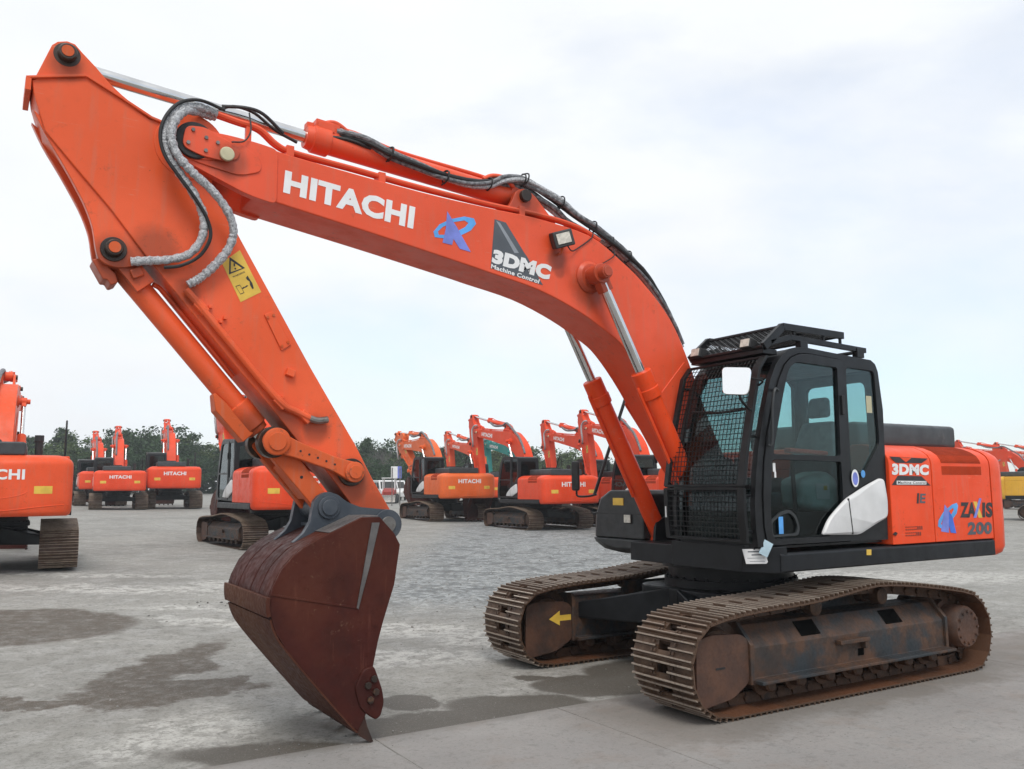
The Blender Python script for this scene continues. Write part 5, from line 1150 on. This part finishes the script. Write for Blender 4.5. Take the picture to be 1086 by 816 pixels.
PK = [  # photo spot of a rear track end, which track, heading left of straight away, paint, label
    ('left edge', (5.13,-12.66), -1, -94.4+1, 'parked orange', 'nearest parked excavator, seen from behind at the left edge, cut off by the frame'),
    ('small front', (-1.57,-46.93), -1, -98.7+3, 'parked red', 'small distant excavator seen from behind, front one of the pair left of the bucket'),
    ('small behind', (.9,-54.5), 1, -95.3+3, 'parked red', 'farthest excavator on the left, half hidden behind another with its cab showing'),
    ('small right', (-4.71,-48.34), -1, -101.6+5, 'parked red', 'distant excavator seen from behind with folded boom, beside the big one by the bucket'),
    ('by bucket', (.25,-16.55), 1, -104.9+20, 'parked red', 'parked excavator partly hidden behind the arm and bucket, dark cab on its left'),
    ('amber', None, 1, -117.0+23, 'parked amber', 'amber orange excavator just right of the bucket, arm hanging in front of its cab'),
    ('amber behind', None, 1, -118.0+24, 'parked orange', 'excavator behind the amber one, only its boom and hood rising above it'),
    ('middle', None, 1, -123.6+31, 'parked red', 'bright orange excavator in the middle row with its rusty bucket on the gravel'),
    ('middle second', None, 1, -126.5+31, 'parked red', 'excavator whose arm and boom rise right behind the bright middle row one'),
    ('middle third', None, 1, -130.5+31, 'parked red', 'excavator behind the thin boom cylinder, its arm beside the black side mirror'),
    ('teal', None, 1, -121.0+28, 'parked teal', 'teal excavator mostly hidden behind the middle row of orange machines'),
]
SPOT = {'amber': (464,553.7), 'amber behind': (514,548), 'middle': (569,563), 'middle second': (647,560), 'middle third': (696,569), 'teal': (562,549.5)}
first = True
for key, P, side, az, var, label in PK:
    if P is None: q = at_px(*SPOT[key]); P = (q.x, q.y)
    h = R(az); ox = P[0]-(math.cos(h)*-1.95-math.sin(h)*1.195*side); oy = P[1]-(math.sin(h)*-1.95+math.cos(h)*1.195*side)
    o = copy_tree(PROTO, None, VAR[var]); o.location = (ox, oy, hz(ox, oy)); o.rotation_euler = (0,0,h)
    if key == 'small right': o.scale = (1.1,1.1,1.14)
    if key == 'amber': o.scale = (1.04,)*3
    low = ('track', 'undercarriage', 'turntable'); front = ('arm', 'bucket', 'rocker', 'boom', 'wrapped', 'hose')
    if key == 'by bucket':
        for ch in o.children:
            if ch.name.startswith(('arm', 'bucket', 'rocker')) and not ch.name.startswith('arm_cyl'): ch.matrix_local = rot_about(PIV, R(14)) @ ch.matrix_local
            if not ch.name.startswith(low): ch.matrix_local = Matrix.Rotation(R(-4), 4, 'Z') @ ch.matrix_local
    if key == 'left edge':
        for ch in o.children:
            if ch.name.startswith(front): ch.matrix_local = rot_about(FOOT, R(3.5)) @ ch.matrix_local
    if key == 'amber':
        for ch in o.children:
            if ch.name.startswith(front): ch.matrix_local = rot_about(FOOT, R(4.2)) @ ch.matrix_local
            if ch.name.startswith(('arm', 'bucket', 'rocker')) and not ch.name.startswith('arm_cyl'): pv = rot_about(FOOT, R(2)) @ PIV; ch.matrix_local = rot_about(pv, R(17)) @ ch.matrix_local
    tag(o, label, 'excavator', 'excavators parked in the yard')
for key, (u, dist), hd, var, label in (('yellow', (1122, 43.0), -90, 'parked yellow', 'yellow excavator at the right edge, just past the counterweight of the big one'),
                                  ('right behind', (1098, 62.0), 62, 'parked red', 'orange excavator behind the yellow one at the right edge, boom sloping down'),
                                  ('right far', (1135, 66.0), 62, 'parked orange', 'farthest orange excavator at the right edge, boom just showing beyond the other')):
    x = (u-543)/910.64; d2 = (F2-L2*x); p = Vector((CAM.x, CAM.y))+d2*dist; az = math.degrees(math.atan2(d2.y, d2.x))
    o = copy_tree(PROTO, None, VAR[var]); o.location = (p.x, p.y, hz(p.x, p.y)); o.rotation_euler = (0,0,R(az+hd))
    tag(o, label, 'excavator', 'excavators parked in the yard')
def drop(o):
    for c in list(o.children): drop(c)
    bpy.data.objects.remove(o)
drop(PROTO)
# ------------------------------------------------------------------ far vehicles and a board
def van():
    t = thing('parked_van', 'white van', 'van')
    m = MB(); m.prism([(-2.1,.35),(2.1,.35),(2.15,.8),(1.95,1.05),(1.45,1.15),(.95,1.85),(.7,1.95),(-2.0,1.95),(-2.1,1.8)], -.84, .84); b = m.build('body', 'white', t, .05)
    for s in (1, -1):
        y0, y1 = sorted((s*.8401, s*.848)); m = MB(); m.prism([(.15,1.2),(1.2,1.2),(.82,1.75),(.15,1.75)], y0, y1); m.build('side_window', 'rubber', t)
        m = MB(); m.prism([(-1.8,1.2),(.0,1.2),(.0,1.75),(-1.8,1.75)], y0, y1); m.build('side_window', 'rubber', t)
        for x in (1.35,-1.35): m = MB(); m.lathe((x,s*.72,.32),(x,s*.87,.32), [(0,.28),(.1,.32),(.9,.32),(1,.25)], 20); w = m.build('wheel', 'rubber', t); m = MB(); m.cyl((x,s*.87,.32),(x,s*.878,.32), .18, seg=16); m.build('rim', 'steel', w)
        m = MB(); m.box(2.11,2.17,s*.55-.15,s*.55+.15,.72,.88); m.build('headlight', 'lens', t)
    m = MB(); m.loft([[(1.43,-.75,1.2),(1.43,.75,1.2),(1.455,.75,1.2),(1.455,-.75,1.2)], [(.98,-.70,1.82),(.98,.70,1.82),(1.005,.70,1.82),(1.005,-.70,1.82)]]); m.build('windscreen', 'rubber', t)
    return t
vp = van(); n = 0
for (u, dist, rz, lab) in ((409,78,80,'white van far behind the bucket, nearest to the orange arm tip'), (398,92,60,'white van farthest back in front of the dark trees'), (419,86,75,'white van beside the blue and white board')):
    x = (u-543)/910.64; p = Vector((CAM.x, CAM.y))+(F2-L2*x)*dist
    o = vp if n == 0 else copy_tree(vp); n += 1; o.location = (p.x, p.y, hz(p.x, p.y)); o.rotation_euler = (0,0,R(rz)); tag(o, lab, 'van', 'vans at the far side of the yard')
x = (421-543)/910.64; p = Vector((CAM.x, CAM.y))+(F2-L2*x)*66
t = thing('site_board', 'blue and white board on posts standing behind the amber excavator', 'board', (p.x, p.y, hz(p.x, p.y)), math.atan2(F2.y, F2.x)+math.pi/2)
m = MB(); m.box(-.05,.45,-.03,.03,2.1,3.0); m.build('panel', 'ink_white', t); m = MB(); m.box(-.35,-.052,-.03,.03,2.1,3.0); m.build('panel', 'ink_violet', t)
for xx in (-.25, .35): m = MB(); m.cyl((xx,.075,0),(xx,.075,2.9), .04, seg=8); m.build('post', 'steel', t)
# red mini loader among the far vehicles
x = (413-543)/910.64; p = Vector((CAM.x, CAM.y))+(F2-L2*x)*74
t = thing('small_loader', 'small red wheeled loader far behind the bucket, in front of the vans', 'loader', (p.x, p.y, hz(p.x, p.y)), R(60))
m = MB(); m.prism([(-1.3,.5),(1.0,.5),(1.0,1.0),(.2,1.2),(-.3,1.3),(-1.3,1.2)], -.5, .5); m.build('body', 'red', t, .05)
m = MB()
for xx in (-.7,.35):
    for yy in (-.5,.5): m.box(xx-.04,xx+.04,yy-.04,yy+.04,1.1,2.1)
m.box(-.85,.5,-.6,.6,2.1,2.17); m.build('canopy', 'white', t)
m = MB(); m.prism([(1.5,.1),(2.1,.12),(2.0,.3),(1.6,.7),(1.5,.65)], -.7, .7); m.build('bucket', 'steel', t)
for s in (.42,-.42): m = MB(); m.obox((1.2,s,.75), Vector((.5,0,-.3)), Vector((0,.05,0)), Vector((.04,0,.07))); m.build('lift_arm', 'red', t)
for xx in (.75,-.85):
    for s in (1,-1): m = MB(); m.lathe((xx,s*.5,.4),(xx,s*.75,.4), [(0,.3),(.15,.4),(.85,.4),(1,.3)], 16); m.build('wheel', 'rubber', t)
# ------------------------------------------------------------------ trees at the far side
def crown_mesh(kind, seed):
    rnd = random.Random(seed); mb = MB(); b = mb.b
    def leaf(p, s):
        n = Vector((rnd.gauss(0,1), rnd.gauss(0,1), rnd.gauss(0,1))).normalized(); a = n.orthogonal().normalized(); c = n.cross(a); w = s*rnd.uniform(.35,.8)
        vs = [b.verts.new(p+a*s), b.verts.new(p+c*w), b.verts.new(p-a*s), b.verts.new(p-c*w)]; b.faces.new(vs)
    if kind == 'cone':
        H = 1.0
        for i in range(95):
            h = .12+.88*rnd.random()**.85; r = .27*(1-h)**.8+.02; a = rnd.uniform(0,6.28); k = rnd.uniform(.4,1.1)
            c = Vector((math.cos(a)*r*k, math.sin(a)*r*k, h)); s = .035+.06*(1-h)
            for j in range(60): leaf(c+Vector((rnd.gauss(0,s), rnd.gauss(0,s), rnd.gauss(0,s*.55))), .017*rnd.uniform(.7,1.5))
    elif kind == 'round':
        cl = [(Vector((rnd.gauss(0,.17), rnd.gauss(0,.17), .62+rnd.gauss(0,.15))), rnd.uniform(.06,.13)) for i in range(60)]
        for c, s in cl:
            for j in range(110): leaf(c+Vector((rnd.gauss(0,s*.6), rnd.gauss(0,s*.6), rnd.gauss(0,s*.45))), .019*rnd.uniform(.7,1.5))
    elif kind == 'flat':          # umbrella pine
        for i in range(48):
            a = rnd.uniform(0,6.28); r = .30*math.sqrt(rnd.random()); c = Vector((math.cos(a)*r, math.sin(a)*r, .66+.28*rnd.random()*(1-r/.4)+rnd.gauss(0,.03))); s = rnd.uniform(.05,.10)
            for j in range(85): leaf(c+Vector((rnd.gauss(0,s*.7), rnd.gauss(0,s*.7), rnd.gauss(0,s*.35))), .017*rnd.uniform(.7,1.5))
    else:                         # bare twigs
        for i in range(130):
            a = rnd.uniform(0,6.28); el = rnd.uniform(.5,1.45); L = rnd.uniform(.3,.62); o = Vector((0,0,.3+.2*rnd.random())); d = Vector((math.cos(a)*math.cos(el), math.sin(a)*math.cos(el), math.sin(el)))
            p = o; 
            for k in range(5):
                q = p+d*L/5+Vector((rnd.gauss(0,.02), rnd.gauss(0,.02), rnd.gauss(0,.015))); sd = d.orthogonal().normalized()*(.006*(1-k/6))
                f = [b.verts.new(p+sd), b.verts.new(p-sd), b.verts.new(q-sd*.7), b.verts.new(q+sd*.7)]; b.faces.new(f)
                for e in range(3):
                    w = q+Vector((rnd.gauss(0,.06), rnd.gauss(0,.06), rnd.gauss(.02,.05))); s2 = (w-q).orthogonal().normalized()*.0025; b.faces.new([b.verts.new(q+s2), b.verts.new(q-s2), b.verts.new(w)])
                p = q
    return mb.mesh('crown', 0, False)
def trunk_mesh(kind):
    mb = MB(); top = {'cone': .95, 'round': .62, 'flat': .78, 'bare': .6}[kind]
    mb.loft([[(.022*k*math.cos(a*1.047), .022*k*math.sin(a*1.047), z) for a in range(6)] for z, k in ((0,1.4),(.06,1),(top*.5,.75),(top,.25))])
    if kind != 'cone':
        for i in range(6):
            a = i*1.05+.3; mb.tube([(0,0,top*.55+.03*i),(.09*math.cos(a),.09*math.sin(a),top*.72+.03*i),(.20*math.cos(a),.20*math.sin(a),top*.9+.02*i)], .008, 5, 3)
    return mb.mesh('trunk', 50)
PR = {}
for k, mats, nv in (('cone','pine',3),('round','leaf',3),('flat','pine',2),('bare','bare',2),('dark','pine',2)):
    PR[k] = []
    for s in range(nv):
        kk = 'round' if k == 'dark' else k; c = crown_mesh(kk, s*7+len(k)); c.materials.append(MT[mats]); tm_ = trunk_mesh(kk); tm_.materials.append(MT['bark']); PR[k].append((c, tm_))
WORDS = {'cone': ('pointed dark conifer standing in the far tree line', 'pointed dark conifers in the far tree line'), 'round': ('rounded dull green tree standing in the far tree line', 'rounded green trees in the far tree line'), 'flat': ('broad flat topped pine standing in the far tree line', 'flat topped pines in the far tree line'), 'bare': ('bare grey leafless tree standing in the far tree line', 'bare trees in the far tree line'), 'dark': ('dense dark bushy tree standing in the far tree line', 'dense dark trees in the far tree line')}
rnd = random.Random(11)
TR = []
for u, v, k, dist in ((35,456,'cone',118),(52,462,'round',112),(66,446,'cone',120),(80,461,'round',110),(95,458,'dark',122),(104,466,'cone',112),(120,454,'bare',150),(131,447,'cone',124),(144,452,'dark',118),(152,449,'dark',126),(163,455,'cone',120),(176,457,'dark',118),(190,458,'dark',126),(203,467,'cone',118),(214,462,'round',122),(228,470,'round',128),(244,466,'dark',120),
    (262,468,'cone',124),(282,464,'dark',118),(300,470,'round',122),(322,466,'dark',120),(345,466,'cone',124),(362,462,'dark',118),(376,464,'dark',122),(389,459,'cone',116),(398,462,'dark',124),(404,468,'bare',112),(412,471,'bare',118),(421,468,'dark',122),(434,472,'round',118),(448,470,'dark',124),(462,466,'flat',120),(470,463,'flat',126),(482,460,'flat',116),(494,464,'flat',122),(508,470,'dark',126),(524,472,'round',122),(541,466,'round',128),(556,474,'dark',124),(574,478,'round',126),(590,477,'round',122),(604,475,'round',118),(616,479,'round',126),(634,484,'dark',124),(655,488,'round',128),
    (44,474,'dark',108),(74,476,'dark',106),(112,476,'dark',108),(140,472,'dark',107),(170,474,'dark',108),(206,480,'dark',107),(370,482,'dark',107),(392,484,'dark',106),(416,486,'dark',107),(440,486,'dark',108),(466,484,'dark',108),(500,486,'dark',107),(20,466,'dark',110),(0,462,'cone',118)):
    x = (u-543)/910.64; p = Vector((CAM.x, CAM.y))+(F2-L2*x)*dist; z0 = hz(p.x, p.y); ztop = CAM.z+(517.5-v)/910.64*dist*1.0+.006*0
    H = (ztop-z0)*.88; c, tm_ = rnd.choice(PR[k]); TR.append(1)
    t = thing('pine_tree' if k in ('cone','flat') else 'tree', WORDS[k][0], 'tree', (p.x, p.y, z0-.05), rnd.uniform(0,6.28), WORDS[k][1])
    wd = rnd.uniform(.95,1.35)*(1.15 if k in ('dark','round','flat') else 1); t.scale = (H*wd, H*wd, H*1.02)
    o = bpy.data.objects.new('crown', c); COL.objects.link(o); o.parent = t
    o = bpy.data.objects.new('trunk', tm_); COL.objects.link(o); o.parent = t
# far hedge of undergrowth that closes the view under the crowns
mb = MB(); b = mb.b; rnd = random.Random(5)
for i in range(9000):
    u = rnd.uniform(-120, 700); dist = rnd.uniform(120, 136); x = (u-543)/910.64; p = Vector((CAM.x, CAM.y))+(F2-L2*x)*dist; h = rnd.random()**1.3*(3.6+1.2*math.sin(u*.05)+.8*math.sin(u*.13)); c = Vector((p.x, p.y, hz(p.x, p.y)+h))
    n = Vector((rnd.gauss(0,1), rnd.gauss(0,1), rnd.gauss(0,1))).normalized(); a = n.orthogonal().normalized()*rnd.uniform(.2,.5); d = n.cross(a)*.7
    b.faces.new([b.verts.new(c+a), b.verts.new(c+d), b.verts.new(c-a), b.verts.new(c-d)])
tag(mb.build('undergrowth', 'pine', smooth=0), 'dark undergrowth closing the view below the far trees', 'undergrowth', kind='stuff')

# ------------------------------------------------------------------ thin haze over the yard
m = bpy.data.materials.new('thin haze'); m.use_nodes = True; t = m.node_tree; t.nodes.clear()
o = t.nodes.new('ShaderNodeOutputMaterial'); v = t.nodes.new('ShaderNodeVolumePrincipled'); v.inputs['Density'].default_value = .0008; v.inputs['Color'].default_value = (.86,.91,.96,1); t.links.new(v.outputs[0], o.inputs['Volume'])
mb = MB(); mb.box(-320, 330, -320, 330, -1.5, 22); tag(mb.build('haze', m, smooth=0), 'thin pale haze over the yard', 'haze', kind='stuff')
